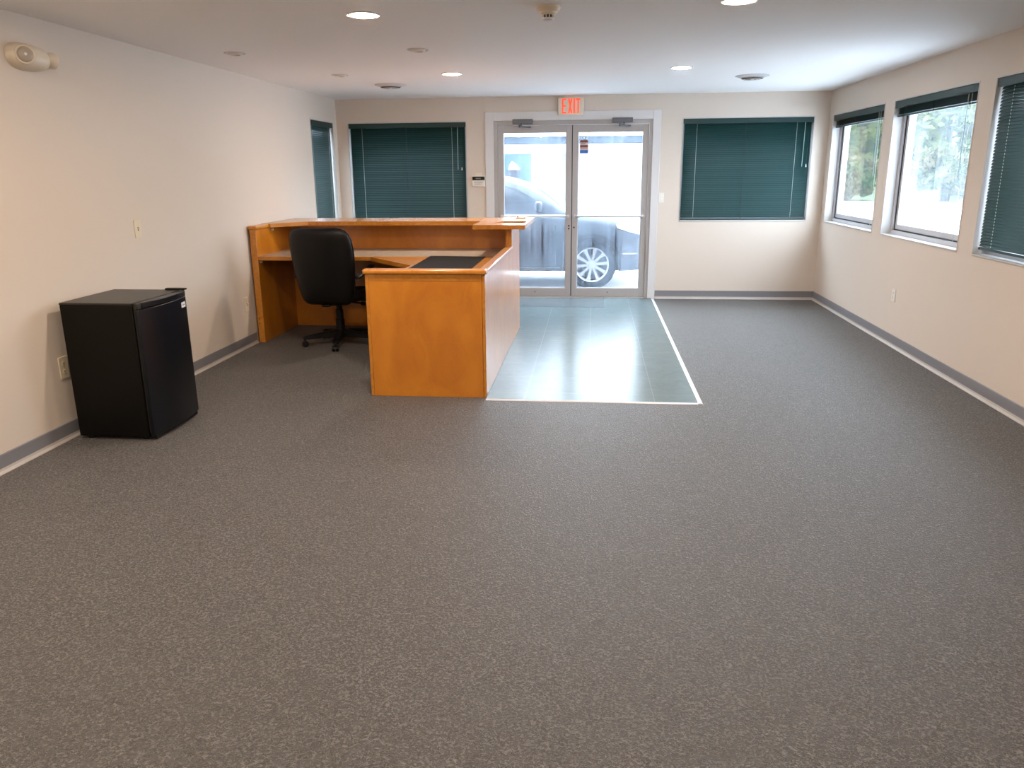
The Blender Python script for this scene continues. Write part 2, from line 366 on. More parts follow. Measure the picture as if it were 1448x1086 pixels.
# ------------------------------------------------------------------ room shell
WZ0, WZ1 = 0.955, 2.165
WIN = {  # n: (side, u0, u1, glass)
    1: ('left', 8.99, 9.80, 'clear'), 2: ('back', -3.05, -1.555, 'clear'), 3: ('back', 1.047, 2.575, 'clear'),
    4: ('right', 8.115, 9.765, 'clear'), 5: ('right', 6.237, 7.87, 'streak'), 6: ('right', 4.37, 5.995, 'clear')}
DX0, DX1, DZ = -1.172, 0.660, 2.104     # the pair of door leaves
def hole(n): return (WIN[n][1], WIN[n][2], WZ0, WZ1)
tag(obj('wall_left', wall('left', YF, YB, [hole(1)]), PAINT), 'long beige painted wall on the left', 'wall', kind='structure')
tag(obj('wall_right', wall('right', YF, YB, [hole(4), hole(5), hole(6)]), PAINT), 'beige wall on the right with three windows', 'wall', kind='structure')
tag(obj('wall_back', wall('back', XL - WT, XR + WT, [hole(2), hole(3), (DX0 - 0.055, DX1 + 0.045, 0.0, DZ + 0.058)]), PAINT), 'beige far wall around the glass entrance doors', 'wall', kind='structure')
bm = nb(); box(bm, XL - WT, XR + WT, YF - 0.15, YF, 0, CH)
tag(obj('wall_front', bm, PAINT), 'beige wall behind the camera', 'wall', kind='structure')
bm = nb(); box(bm, XL - WT, XR + WT, YF - 0.15, YB + WT, -0.12, 0)
tag(obj('floor', bm, CARPET), 'grey brown carpet floor with a fine curly fleck', 'floor', kind='structure')
bm = nb(); box(bm, XL - WT, XR + WT, YF - 0.15, YB + WT, CH, CH + 0.15)
tag(obj('ceiling', bm, CEIL), 'flat off-white painted ceiling', 'ceiling', kind='structure')
TX0, TX1, TY0 = -0.733, 0.7525, 5.30
bm = nb(); prism(bm, [(TX0, TY0), (TX1, TY0), (TX1, YB - 0.005), (-1.322, YB - 0.005), (-1.322, 8.02), (TX0, 8.02)], 0.0003, 0.005, 'z')
tag(obj('floor_tile', bm, TILE), 'glossy grey green vinyl tile walkway leading to the doors', 'floor', kind='structure')
bm = nb(); prism(bm, [(TX1, 0.0003), (TX1 + 0.034, 0.0003), (TX1 + 0.026, 0.007), (TX1 + 0.008, 0.009), (TX1, 0.007)], TY0 - 0.02, YB - 0.025, 'y')
tag(obj('trim_1', bm, STRIP, smooth=True), 'white reducer strip along the right edge of the tile walkway', 'trim', kind='structure')
bm = nb(); prism(bm, [(TY0 - 0.022, 0.0003), (TY0, 0.0003), (TY0, 0.0065), (TY0 - 0.006, 0.0075)], TX0, TX1, 'x')
tag(obj('trim_2', bm, STRIP, smooth=True), 'thin white strip across the near edge of the tile walkway', 'trim', kind='structure')
bm = nb(); box(bm, -1.24, 0.16, 9.20, YB - 0.03, 0.0052, 0.0085)
tag(obj('door_mat', bm, MATMAT, loc=(-0.54, 9.55, 0.0052), bevel=0.0015), 'thin grey green mat lying inside the glass doors', 'mat')

def baseboard(nm, side, u0, u1, label):
    # cove base: flat face, rounded top and a flared toe
    prof = [(0, 0.0), (-0.020, 0.0), (-0.020, 0.004), (-0.009, 0.016), (-0.007, 0.03), (-0.007, 0.100), (-0.005, 0.105), (0, 0.105)]
    bm = nb()
    rings = [[FR[side](u, d - 0.0003, z) for d, z in prof[4:] + [(0, 0.03)]] for u in (u0, u1)]
    loft(bm, rings)
    o = tag(obj(nm, bm, BASE), label, 'baseboard', kind='structure')
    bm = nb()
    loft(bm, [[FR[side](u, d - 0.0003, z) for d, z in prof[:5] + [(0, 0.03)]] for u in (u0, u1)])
    obj('toe', bm, TOE_GLOSS, parent=o)
    return o
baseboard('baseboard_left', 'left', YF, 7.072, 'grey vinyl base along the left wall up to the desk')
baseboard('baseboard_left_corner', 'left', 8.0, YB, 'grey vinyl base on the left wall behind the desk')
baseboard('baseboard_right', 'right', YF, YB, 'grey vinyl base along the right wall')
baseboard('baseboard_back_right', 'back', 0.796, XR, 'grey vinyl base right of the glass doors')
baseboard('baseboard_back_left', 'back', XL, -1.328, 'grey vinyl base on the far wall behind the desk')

# ------------------------------------------------------------------ windows
def window(n):
    side, u0, u1, g = WIN[n]
    lab = {1: 'narrow window on left wall in the far corner', 2: 'far wall window left of the doors', 3: 'far wall window right of the doors',
           4: 'clear right wall window nearest the far corner', 5: 'streaky right wall window, middle of three', 6: 'right wall window behind the lowered blind'}[n]
    c = FR[side]((u0 + u1) / 2, 0.0, WZ0)
    r = thing('window_%d' % n, lab, 'window', c, kind='structure')
    t = 0.010
    bm = nb()   # white lining of the opening, standing 3 mm proud of the plaster
    wbox(bm, side, u0, u0 + t, -0.003, 0.115, WZ0, WZ1); wbox(bm, side, u1 - t, u1, -0.003, 0.115, WZ0, WZ1)
    wbox(bm, side, u0 + t, u1 - t, -0.003, 0.115, WZ1 - t, WZ1)
    obj('lining', bm, LINING, parent=r)
    bm = nb(); wbox(bm, side, u0 + t, u1 - t, -0.008, 0.115, WZ0, WZ0 + 0.014); obj('sill', bm, LINING, parent=r, bevel=0.003)
    a0, a1, b0, b1 = u0 + t, u1 - t, WZ0 + 0.014, WZ1 - t
    def ring(bm, w, d0, d1, i):
        wbox(bm, side, a0 + i, a0 + i + w, d0, d1, b0 + i, b1 - i); wbox(bm, side, a1 - i - w, a1 - i, d0, d1, b0 + i, b1 - i)
        wbox(bm, side, a0 + i + w, a1 - i - w, d0, d1, b0 + i, b0 + i + w); wbox(bm, side, a0 + i + w, a1 - i - w, d0, d1, b1 - i - w, b1 - i)
    bm = nb(); ring(bm, 0.035, 0.085, 0.17, 0.0); fr = obj('frame', bm, VINYL, parent=r)
    bm = nb(); ring(bm, 0.012, 0.100, 0.165, 0.035); obj('gasket', bm, GASKET, parent=fr)
    bm = nb(); ring(bm, 0.045, 0.105, 0.165, 0.047); obj('sash', bm, VINYL, parent=r)
    bm = nb(); i = 0.092; wbox(bm, side, a0 + i - 0.004, a1 - i + 0.004, 0.132, 0.138, b0 + i - 0.004, b1 - i + 0.004)
    obj('glass', bm, GLASS_STREAK if g == 'streak' else GLASS_CLEAR, parent=r)
for n in WIN: window(n)

# ------------------------------------------------------------------ blinds
def blind(n, label, lowered, group, wand_u=None, cords=(0.11, 0.88), midcord=0.49, bottom=0.0):
    side, u0, u1, _ = WIN[n]
    u0 += 0.012; u1 -= 0.012
    zt = WZ1 - 0.011; W = u1 - u0
    r = thing('window_blind', label, 'blind', FR[side]((u0 + u1) / 2, 0.03, zt), group)
    vh = 0.058
    bm = nb(); wbox(bm, side, u0, u1, 0.004, 0.010, zt - vh, zt); obj('valance', bm, TEALRAIL, parent=r, bevel=0.002)
    bm = nb(); wbox(bm, side, u0 + 0.004, u1 - 0.004, 0.012, 0.058, zt - 0.034, zt); obj('headrail', bm, TEALRAIL, parent=r)
    s0, s1 = u0 + 0.016, u1 - 0.016
    sw, dc = 0.0272, 0.036
    f = FR[side]
    bm = nb()
    def slat(z, tilt):
        ca, sa = math.cos(tilt), math.sin(tilt)
        pr = []
        for q, cam in ((-0.5, 0.0), (0.0, 0.0032), (0.5, 0.0)):      # room-side edge hangs down, crown outward
            a = q * sw
            pr.append((dc + a * ca - cam * sa, z + a * sa + cam * ca))
        th = 0.0005
        lo = [(d + th * sa, zz - th * ca) for d, zz in pr]
        ringp = pr + lo[::-1]
        loft(bm, [[f(u, d, zz) for d, zz in ringp] for u in (s0, s1)])
    if lowered:
        zb = WZ0 + 0.016 + bottom
        zz = zt - vh + 0.016; pitch = 0.0215; zs = []
        while zz > zb + 0.026:
            slat(zz, math.radians(57)); zs.append(zz); zz -= pitch
        obj('slats', bm, TEAL, parent=r)
        bm = nb(); wbox(bm, side, s0, s1, dc - 0.012, dc + 0.012, zb, zb + 0.018); obj('bottom_rail', bm, TEALRAIL, parent=r, bevel=0.002)
        for q in cords:
            u = u0 + q * W; bm = nb()
            for z in zs: wbox(bm, side, u - 0.0022, u + 0.0022, dc - 0.0135, dc - 0.0115, z - 0.0105, z + 0.0005)
            obj('ladder_cord', bm, CORD, parent=r)
        if midcord:
            u = u0 + midcord * W; bm = nb(); tube(bm, [f(u, dc - 0.0135, zt - vh), f(u, dc - 0.0135, zb + 0.01)], 0.0028, 6); obj('lift_cord', bm, TEALCORD, parent=r)
        if wand_u:
            u = u0 + wand_u * W
            bm = nb(); tube(bm, [f(u, 0.012, zt - vh - 0.0), f(u - 0.004, 0.010, zt - 0.56)], 0.0042, 8); obj('wand', bm, WAND, parent=r, smooth=True)
            bm = nb(); tube(bm, [f(u + 0.045, 0.014, zt - vh), f(u + 0.045, 0.014, zt - 0.54)], 0.0015, 6); pc = obj('pull_cord', bm, TEALCORD, parent=r)
            bm = nb(); lathe(bm, [(0.003, 0.0), (0.008, -0.03), (0.008, -0.036)], 'z', f(u + 0.045, 0.014, zt - 0.53), 10); obj('tassel', bm, CORD, parent=pc)
    else:
        z = zt - vh - 0.002; k = 0
        while k < 26:
            z -= 0.0022; slat(z, math.radians(4)); k += 1
        obj('slats', bm, TEAL, parent=r)
        bm = nb(); wbox(bm, side, s0, s1, dc - 0.013, dc + 0.013, z - 0.019, z - 0.004); obj('bottom_rail', bm, TEALRAIL, parent=r, bevel=0.002)
        for q in (0.10, 0.5, 0.9):
            u = u0 + q * W; bm = nb(); tube(bm, [f(u, dc - 0.0155, zt - vh + 0.01), f(u, dc - 0.0155, z - 0.021)], 0.0022, 6); obj('ladder_cord', bm, TEALCORD, parent=r)
        u = u0 + 0.075 * W
        bm = nb(); tube(bm, [f(u, 0.014, zt - vh), f(u, 0.016, zt - 0.62), f(u, 0.018, WZ0 + 0.06)], 0.0016, 6); obj('pull_cord', bm, CORD, parent=r)
        bm = nb(); tube(bm, [f(u + 0.05, 0.012, zt - vh - 0.0), f(u + 0.05, 0.014, zt - 0.66)], 0.0042, 8); obj('wand', bm, WAND, parent=r, smooth=True)
        bm = nb(); wbox(bm, side, u1 - 0.014, u1 - 0.002, 0.0, 0.006, zt - vh - 0.03, zt - vh - 0.012); obj('hold_clip', bm, CORD, parent=r)
    return r
G1, G2 = 'lowered teal blinds', 'raised teal blinds'
blind(1, 'narrow lowered teal blind on left wall in the far corner', True, G1, bottom=-0.0012, cords=(0.13, 0.86), midcord=None)
blind(2, 'lowered dark teal blind on far wall left of doors', True, G1, wand_u=0.93, bottom=-0.0012)
blind(3, 'lowered teal blind on far wall right of doors', True, G1, wand_u=0.94, bottom=-0.0012)
blind(4, 'raised teal blind on right wall window nearest the far corner', False, G2)
blind(5, 'raised teal blind over the streaky middle right window', False, G2)
blind(6, 'lowered teal blind on right wall, cut by frame edge', True, G1, cords=(0.12, 0.88), midcord=0.5, bottom=0.03)

# ------------------------------------------------------------------ entrance doors
YD = YB + 0.012                      # room face of the leaves
cas = nb()
CX0, CX1, CZ = -1.326, 0.794, 2.262
box(cas, CX0, DX0 - 0.052, YB - 0.018, YB - 0.0003, 0.0055, CZ)
box(cas, DX1 + 0.042, CX1, YB - 0.018, YB - 0.0003, 0.0055, CZ)
box(cas, DX0 - 0.052, DX1 + 0.042, YB - 0.018, YB - 0.0003, DZ + 0.056, CZ)
co = tag(obj('trim_3', cas, WHITE, bevel=0.003), 'wide white casing around the glass doors', 'trim', kind='structure')
bm = nb()
box(bm, DX0 - 0.055, DX0 - 0.003, YB - 0.004, YB + 0.13, 0.001, DZ + 0.058)
box(bm, DX1 + 0.003, DX1 + 0.045, YB - 0.004, YB + 0.13, 0.001, DZ + 0.058)
box(bm, DX0 - 0.003, DX1 + 0.003, YB - 0.004, YB + 0.13, DZ + 0.003, DZ + 0.058)
fo = obj('door_frame', bm, ALU, bevel=0.003)
tag(fo, 'grey metal frame holding the pair of glass doors', 'door frame', kind='structure')
bm = nb(); prism(bm, [(YB - 0.02, 0.0055), (YB + 0.0, 0.016), (YB + 0.12, 0.016), (YB + 0.14, 0.0)], DX0 - 0.003, DX1 + 0.003, 'x')
tag(obj('trim_4', bm, ALU), 'low metal threshold under the glass doors', 'trim', kind='structure')
mid = (DX0 + DX1) / 2 - 0.004
def leaf(n, x0, x1, label, hinge):
    r = thing('door_%d' % n, label, 'door', ((x0 + x1) / 2, YD, 0.018), kind='structure')
    st, tr, br = 0.066, 0.080, 0.105
    z0, z1 = 0.018, DZ
    y0, y1 = YD, YD + 0.045
    bm = nb()
    box(bm, x0, x0 + st, y0, y1, z0, z1); box(bm, x1 - st, x1, y0, y1, z0, z1)
    obj('stile', bm, ALU, parent=r, bevel=0.003)
    bm = nb(); box(bm, x0 + st, x1 - st, y0, y1, z1 - tr, z1); obj('top_rail', bm, ALU, parent=r, bevel=0.002)
    bm = nb(); box(bm, x0 + st, x1 - st, y0, y1, z0, z0 + br); obj('bottom_rail', bm, ALU, parent=r, bevel=0.002)
    bm = nb()
    for a, b, c, d in ((x0 + st, x0 + st + 0.008, z0 + br, z1 - tr), (x1 - st - 0.008, x1 - st, z0 + br, z1 - tr),
                       (x0 + st + 0.008, x1 - st - 0.008, z0 + br, z0 + br + 0.008), (x0 + st + 0.008, x1 - st - 0.008, z1 - tr - 0.008, z1 - tr)):
        box(bm, a, b, y0 + 0.010, y1 - 0.010, c, d)
    obj('glazing_bead', bm, VINYL, parent=r)
    bm = nb(); box(bm, x0 + st + 0.004, x1 - st - 0.004, y0 + 0.020, y0 + 0.026, z0 + br + 0.004, z1 - tr - 0.004)
    g = obj('glass', bm, GLASS_DOOR, parent=r)
    zb = 1.022
    bm = nb(); tube(bm, [(x0 + 0.04, y0 - 0.045, zb), (x1 - 0.04, y0 - 0.045, zb)], 0.0135, 12)
    bar = obj('push_bar', bm, STEEL, parent=r, smooth=True)
    for x in (x0 + 0.04, x1 - 0.04):
        bm = nb(); tube(bm, [(x, y0 + 0.001, zb), (x, y0 - 0.046, zb)], 0.012, 12); tube(bm, [(x, y0 + 0.0005, zb), (x, y0 - 0.008, zb)], 0.022, 14)
        obj('bracket', bm, STEEL, parent=bar, smooth=True)
    if n == 1:
        bm = nb(); box(bm, x1 - 0.012, x1 + 0.016, y1 - 0.012, y1 + 0.006, z0, z1); obj('weather_strip', bm, GASKET, parent=r)
    # closer
    cx = (-0.862 if n == 1 else 0.337)
    bm = nb(); box(bm, cx - 0.122, cx + 0.122, YB - 0.058, YB - 0.0045, 2.122, 2.176)
    cl = obj('door_closer', bm, CLOSER, parent=r, bevel=0.006, seg=3); cl['label'] = 'grey door closer'
    bm = nb(); d = -1 if n == 1 else 1
    tube(bm, [(cx + 0.02 * d, YB - 0.034, 2.124), (cx + 0.02 * d, YB - 0.034, 2.098)], 0.011, 12)
    tube(bm, [(cx + 0.02 * d, YB - 0.036, 2.100), (cx - 0.03, YB - 0.10, 2.096)], 0.009, 8)
    tube(bm, [(cx - 0.03, YB - 0.10, 2.086), (cx + 0.075, YB - 0.02, 2.084)], 0.008, 8)
    tube(bm, [(cx - 0.03, YB - 0.10, 2.106), (cx - 0.03, YB - 0.10, 2.074)], 0.013, 10)
    box(bm, cx + 0.055, cx + 0.10, YB - 0.03, YD + 0.001, 2.075, 2.093)
    obj('closer_arm', bm, CLOSER, parent=cl, smooth=True)
    # lock pieces and rail screws
    lx = x1 - 0.028 if n == 1 else x0 + 0.026
    for k, z in enumerate((0.905, 0.870) if n == 1 else (0.885,)):
        bm = nb(); tube(bm, [(lx, y0 + 0.001, z), (lx, y0 - 0.004, z)], 0.011, 12); obj('lock_cylinder', bm, DARK, parent=r, smooth=True)
    bm = nb(); tube(bm, [((x0 + x1) / 2, y0 + 0.001, 0.075), ((x0 + x1) / 2, y0 - 0.003, 0.075)], 0.007, 10); obj('rail_screw', bm, DARK, parent=r)
    if n == 2:
        sx0, sx1, sy = -0.170, -0.066, y0 + 0.0185
        bm = nb(); box(bm, sx0, sx1, sy, sy + 0.001, 1.770, 1.930); s = obj('sticker', bm, STICK_W, parent=r); s['label'] = 'small maroon and blue sticker on the glass'
        bm = nb()
        for a, b in ((1.898, 1.926), (1.840, 1.870), (1.820, 1.828)): box(bm, sx0 + 0.004, sx1 - 0.004, sy - 0.0006, sy + 0.0002, a, b)
        box(bm, sx0 + 0.012, sx1 - 0.03, sy - 0.0006, sy + 0.0002, 1.880, 1.888)
        obj('maroon_print', bm, STICK_R, parent=s)
        bm = nb(); box(bm, sx0 + 0.002, sx1 - 0.002, sy - 0.0006, sy + 0.0002, 1.772, 1.812); obj('blue_print', bm, STICK_B, parent=s)
    return r
leaf(1, DX0, mid - 0.005, 'left glass door leaf with horizontal push bar', 'l')
leaf(2, mid + 0.005, DX1, 'right glass door leaf with a small sticker', 'r')

# ------------------------------------------------------------------ EXIT sign
r = thing('exit_sign', 'beige sign with red lit EXIT letters above the doors', 'sign', (-0.281, YB - 0.0005, 2.213))
bm = nb(); box(bm, -0.434, -0.128, YB - 0.050, YB - 0.019, 2.213, 2.414); obj('housing', bm, CREAM, parent=r, bevel=0.006, seg=3)
bm = nb(); box(bm, -0.36, -0.21, YB - 0.042, YB - 0.0004, 2.30, 2.4399); obj('canopy', bm, CREAM, parent=r, bevel=0.003)
def letters(bm, x0, y, z0, hgt):
    t = 0.020
    def st(x, z, w, h_): box(bm, x0 + x, x0 + x + w, y - 0.0012, y + 0.0005, z0 + z, z0 + z + h_)
    # E
    st(0, 0, t, hgt); st(t, 0, 0.034, t); st(t, hgt - t, 0.034, t); st(t, hgt / 2 - t / 2, 0.028, t)
    # X
    for s in (0, 1):
        a = [(0.072, 0), (0.072 + t * 1.05, 0), (0.128, hgt), (0.128 - t * 1.05, hgt)]
        if s: a = [(0.2 - x, z) for x, z in a]
        prism(bm, [(x0 + x, z0 + z) for x, z in a], y - 0.0012 - 0.0001 * s, y + 0.0005, 'y')
    st(0.138, 0, t, hgt)                                   # I
    st(0.166, hgt - t, 0.056, t); st(0.184, 0, t, hgt - t)  # T
bm = nb(); letters(bm, -0.389, YB - 0.050, 2.232, 0.168); obj('lettering', bm, EXITRED, parent=r)

# ------------------------------------------------------------------ ceiling fittings
def ring_trim(bm, c, r0, r1, drop):
    lathe(bm, [(r0, 0.0), (r1, -0.001), (r1 - 0.004, -drop), (r0 + 0.008, -drop * 0.8), (r0, -0.001), (r0, 0.0)], 'z', c, 40)
def downlight(loc):
    r = thing('ceiling_light', '', 'ceiling light', loc, 'lit recessed ceiling lights')
    bm = nb(); lathe(bm, [(0.098, -0.0002), (0.098, -0.004), (0.092, -0.008), (0.076, -0.006), (0.076, -0.0002)], 'z', loc, 40); obj('trim_ring', bm, WHITE, parent=r, smooth=True)
    bm = nb(); lathe(bm, [(0.0, -0.0130), (0.035, -0.0124), (0.060, -0.0105), (0.0735, -0.0065), (0.0757, -0.0015), (0.0757, -0.0008), (0.0, -0.0008)], 'z', loc, 40); obj('lens', bm, LAMP, parent=r, smooth=True)
    return r
L0 = downlight((-1.32, 4.73, CH)); L0['label'] = 'lit recessed ceiling light nearest the left wall in front'
for p, lab in (((0.757, 4.64, CH), 'lit recessed ceiling light cut by the top frame edge'), ((-1.307, 7.562, CH), 'lit recessed ceiling light left of the EXIT sign, small and far'),
               ((0.757, 7.461, CH), 'lit recessed ceiling light right of the EXIT sign, small and far'),
               ((-1.33, 1.85, CH), 'lit ceiling light behind the camera, left'), ((0.757, 1.85, CH), 'lit ceiling light behind the camera, right'),
               ((-1.33, -1.0, CH), 'lit ceiling light at the room back, left'), ((0.757, -1.0, CH), 'lit ceiling light at the room back, right'),
               ((-2.60, 2.85, CH), 'lit ceiling light close to the left wall, out of frame')):
    dup(L0, p, lab)
def eyeball(loc, label):
    r = thing('unlit_downlight', label, 'ceiling light', loc, 'unlit recessed ceiling lights')
    bm = nb(); lathe(bm, [(0.080, -0.0002), (0.080, -0.003), (0.075, -0.006), (0.058, -0.004), (0.058, -0.0002)], 'z', loc, 36); obj('trim_ring', bm, WHITE, parent=r, smooth=True)
    bm = nb(); lathe(bm, [(0.0575, -0.0004), (0.050, -0.012), (0.036, -0.016), (0.034, -0.008), (0.0, -0.006)], 'z', loc, 36); obj('lamp_face', bm, OFFWHITE, parent=r, smooth=True)
    return r
E0 = eyeball((-2.677, 6.03, CH), 'unlit white downlight in the ceiling nearest the left wall')
dup(E0, (-1.298, 6.078, CH), 'unlit white downlight between the two lit lights on the left')
dup(E0, (-2.336, 7.487, CH), 'unlit white downlight left of the far lit light, above the chair')
def vent(loc, label):
    r = thing('ceiling_vent', label, 'air vent', loc, 'round ceiling air vents')
    bm = nb(); lathe(bm, [(0.163, -0.0002), (0.163, -0.004), (0.135, -0.012), (0.112, -0.020), (0.110, -0.014), (0.13, -0.003), (0.13, -0.0002)], 'z', loc, 44); obj('outer_ring', bm, WHITE, parent=r, smooth=True)
    bm = nb(); lathe(bm, [(0.0, -0.0006), (0.1295, -0.0006), (0.1295, -0.0020), (0.0, -0.0020)], 'z', loc, 36); obj('duct', bm, DARK, parent=r)
    bm = nb(); lathe(bm, [(0.108, -0.012), (0.100, -0.028), (0.0, -0.030)], 'z', loc, 36); obj('louvre_core', bm, DARK, parent=r, smooth=True)
    for a, z in ((0.104, -0.0215), (0.080, -0.0325), (0.050, -0.0345)):
        bm = nb(); lathe(bm, [(a, z), (a + 0.004, z - 0.001), (a + 0.003, z - 0.0035), (a - 0.004, z - 0.003), (a, z)], 'z', loc, 36); obj('fin', bm, OFFWHITE, parent=r, smooth=True)
    bm = nb(); lathe(bm, [(0.0, -0.028), (0.014, -0.028), (0.020, -0.036), (0.0, -0.038)], 'z', loc, 24); obj('centre_cap', bm, OFFWHITE, parent=r, smooth=True)
    return r
V0 = vent((-2.095, 8.402, CH), 'round ceiling vent above the desk, left of the doors')
dup(V0, (1.511, 8.239, CH), 'round ceiling vent right of the doors')
loc = (-0.262, 4.656, CH)
r = thing('smoke_detector', 'beige round smoke detector on the ceiling at top centre', 'smoke detector', loc)
bm = nb(); lathe(bm, [(0.0, -0.0002), (0.066, -0.0002), (0.068, -0.010), (0.062, -0.020), (0.050, -0.028), (0.0, -0.028)], 'z', loc, 40); obj('base', bm, CREAM, parent=r, smooth=True)
bm = nb(); lathe(bm, [(0.0, -0.027), (0.049, -0.027), (0.047, -0.036), (0.036, -0.042), (0.034, -0.044), (0.0, -0.044)], 'z', loc, 40); obj('body', bm, CREAM, parent=r, smooth=True)
bm = nb(); lathe(bm, [(0.0, -0.043), (0.027, -0.043), (0.027, -0.060), (0.0, -0.060)], 'z', loc, 32); ch_ = obj('sensing_chamber', bm, DARK, parent=r, smooth=True)
bm = nb()
for k in range(10):
    a = 2 * PI * k / 10
    tube(bm, [(loc[0] + 0.030 * math.cos(a), loc[1] + 0.030 * math.sin(a), CH - 0.043), (loc[0] + 0.029 * math.cos(a), loc[1] + 0.029 * math.sin(a), CH - 0.062)], 0.0032, 6)
obj('ribs', bm, OFFWHITE, parent=r)
bm = nb(); lathe(bm, [(0.0, -0.059), (0.032, -0.059), (0.031, -0.066), (0.024, -0.071), (0.0, -0.072)], 'z', loc, 32); obj('cap', bm, WHITE, parent=r, smooth=True)

# ------------------------------------------------------------------ wall fittings
def plate(side, u0, u1, z0, z1, name, label, cat, kind, mat=IVORY):
    r = thing(name, label, cat, FR[side]((u0 + u1) / 2, -0.0003, z0))
    bm = nb(); wbox(bm, side, u0, u1, -0.0065, -0.0003, z0, z1); obj('plate', bm, mat, parent=r, bevel=0.003, seg=3)
    uc, zc, hh = (u0 + u1) / 2, (z0 + z1) / 2, (z1 - z0)
    if kind == 'switch':
        bm = nb(); wbox(bm, side, uc - 0.006, uc + 0.006, -0.0068, -0.004, zc - 0.013, zc + 0.013); obj('slot', bm, DARK, parent=r)
        bm = nb(); a = FR[side](uc, -0.005, zc); b = FR[side](uc, -0.020, zc + 0.007); tube(bm, [a, b], [0.0052, 0.004], 8); obj('toggle', bm, OFFWHITE, parent=r, smooth=True)
        for s in (-1, 1):
            bm = nb(); a = FR[side](uc, -0.006, zc + s * hh * 0.27); b = FR[side](uc, -0.0078, zc + s * hh * 0.27); tube(bm, [a, b], 0.0032, 8); obj('screw', bm, STEEL, parent=r)
    elif kind == 'outlet':
        for s in (-1, 1):
            bm = nb(); cz = zc + s * hh * 0.18
            a = FR[side](uc, -0.0055, cz); b = FR[side](uc, -0.0085, cz); tube(bm, [a, b], 0.0165, 20); q = obj('socket', bm, mat, parent=r, smooth=True)
            bm = nb(); wbox(bm, side, uc - 0.0075, uc - 0.0050, -0.0092, -0.0078, cz - 0.001, cz + 0.008); wbox(bm, side, uc + 0.0050, uc + 0.0075, -0.0092, -0.0078, cz - 0.001, cz + 0.008)
            a = FR[side](uc, -0.0078, cz - 0.0085); b = FR[side](uc, -0.0092, cz - 0.0085); tube(bm, [a, b], 0.0028, 8); obj('slots', bm, DARK, parent=q)
        bm = nb(); a = FR[side](uc, -0.006, zc); b = FR[side](uc, -0.0078, zc); tube(bm, [a, b], 0.003, 8); obj('screw', bm, STEEL, parent=r)
    elif kind == 'rocker':
        for s in (-1, 1):
            bm = nb(); wbox(bm, side, uc - 0.011, uc + 0.011, -0.011, -0.005, zc + s * 0.018 - 0.014, zc + s * 0.018 + 0.014); obj('rocker', bm, OFFWHITE, parent=r, bevel=0.002)
    return r
plate('left', 5.258, 5.340, 1.140, 1.265, 'light_switch', 'ivory toggle switch plate on the left wall above the fridge', 'light switch', 'switch')
plate('left', 4.272, 4.352, 0.374, 0.510, 'wall_outlet', 'ivory outlet low on left wall partly behind the fridge', 'outlet', 'outlet', IVORY)
plate('left', 6.872, 6.950, 0.330, 0.465, 'wall_outlet', 'ivory outlet low on left wall beside the desk end', 'outlet', 'switch', CREAM)
plate('right', 7.310, 7.392, 0.398, 0.512, 'wall_outlet', 'white outlet low on right wall under the windows', 'outlet', 'outlet', OFFWHITE)
plate('back', 0.800, 0.862, 1.182, 1.298, 'light_switch', 'white double switch plate just right of the glass doors', 'light switch', 'rocker', OFFWHITE)
r = thing('alarm_keypad', 'off-white alarm keypad with black display left of the doors', 'keypad', (-1.415, YB - 0.0003, 1.388))
bm = nb(); box(bm, -1.496, -1.334, YB - 0.026, YB - 0.0003, 1.388, 1.518); obj('case', bm, OFFWHITE, parent=r, bevel=0.004, seg=3)
bm = nb(); box(bm, -1.492, -1.338, YB - 0.0285, YB - 0.024, 1.465, 1.510); d = obj('display', bm, BLACKLCD, parent=r, bevel=0.002)
bm = nb(); box(bm, -1.45, -1.385, YB - 0.0290, YB - 0.0283, 1.478, 1.494); obj('readout', bm, LCDTXT, parent=d)
bm = nb(); box(bm, -1.488, -1.342, YB - 0.0285, YB - 0.025, 1.394, 1.458); d = obj('flap', bm, OFFWHITE, parent=r, bevel=0.002)
bm = nb(); box(bm, -1.474, -1.36, YB - 0.0290, YB - 0.0283, 1.440, 1.448)
for k in range(3): box(bm, -1.470, -1.37 - 0.02 * (k % 2), YB - 0.0290, YB - 0.0283, 1.406 + 0.011 * k, 1.410 + 0.011 * k)
obj('print', bm, GREYMARK, parent=d)
bm = nb(); box(bm, -1.455, -1.378, YB - 0.010, YB - 0.0003, 1.5185, 1.548); obj('mounting_box', bm, CREAM, parent=r, bevel=0.002)

# emergency light on the left wall
ey0, ey1, ez = 4.258, 4.572, 2.212
r = thing('emergency_light', 'cream emergency light with round lamp heads high on left wall', 'emergency light', (XL + 0.0005, (ey0 + ey1) / 2, ez - 0.065))
bm = nb()
rings = []
for k in range(25):
    q = -math.cos(PI * k / 24)                      # -1 .. 1 along the wall
    y = (ey0 + ey1) / 2 + (ey1 - ey0) / 2 * q
    m = max(0.0, 1 - abs(q) ** (2.4 if q < 0 else 3.4)) ** (1 / 2.4)
    hz = max(0.003, 0.072 * m * (1.0 - 0.06 * q)); hx = max(0.003, 0.088 * m * (1.0 - 0.10 * q))
    rings.append([(XL + 0.0005 + hx * max(0.0, math.sin(a)) ** 0.85, y, ez + hz * math.copysign(abs(math.cos(a)) ** 0.9, math.cos(a))) for a in [PI * i / 18 for i in range(19)]])
loft(bm, rings)
obj('housing', bm, CREAM, parent=r, smooth=True, angle=60)
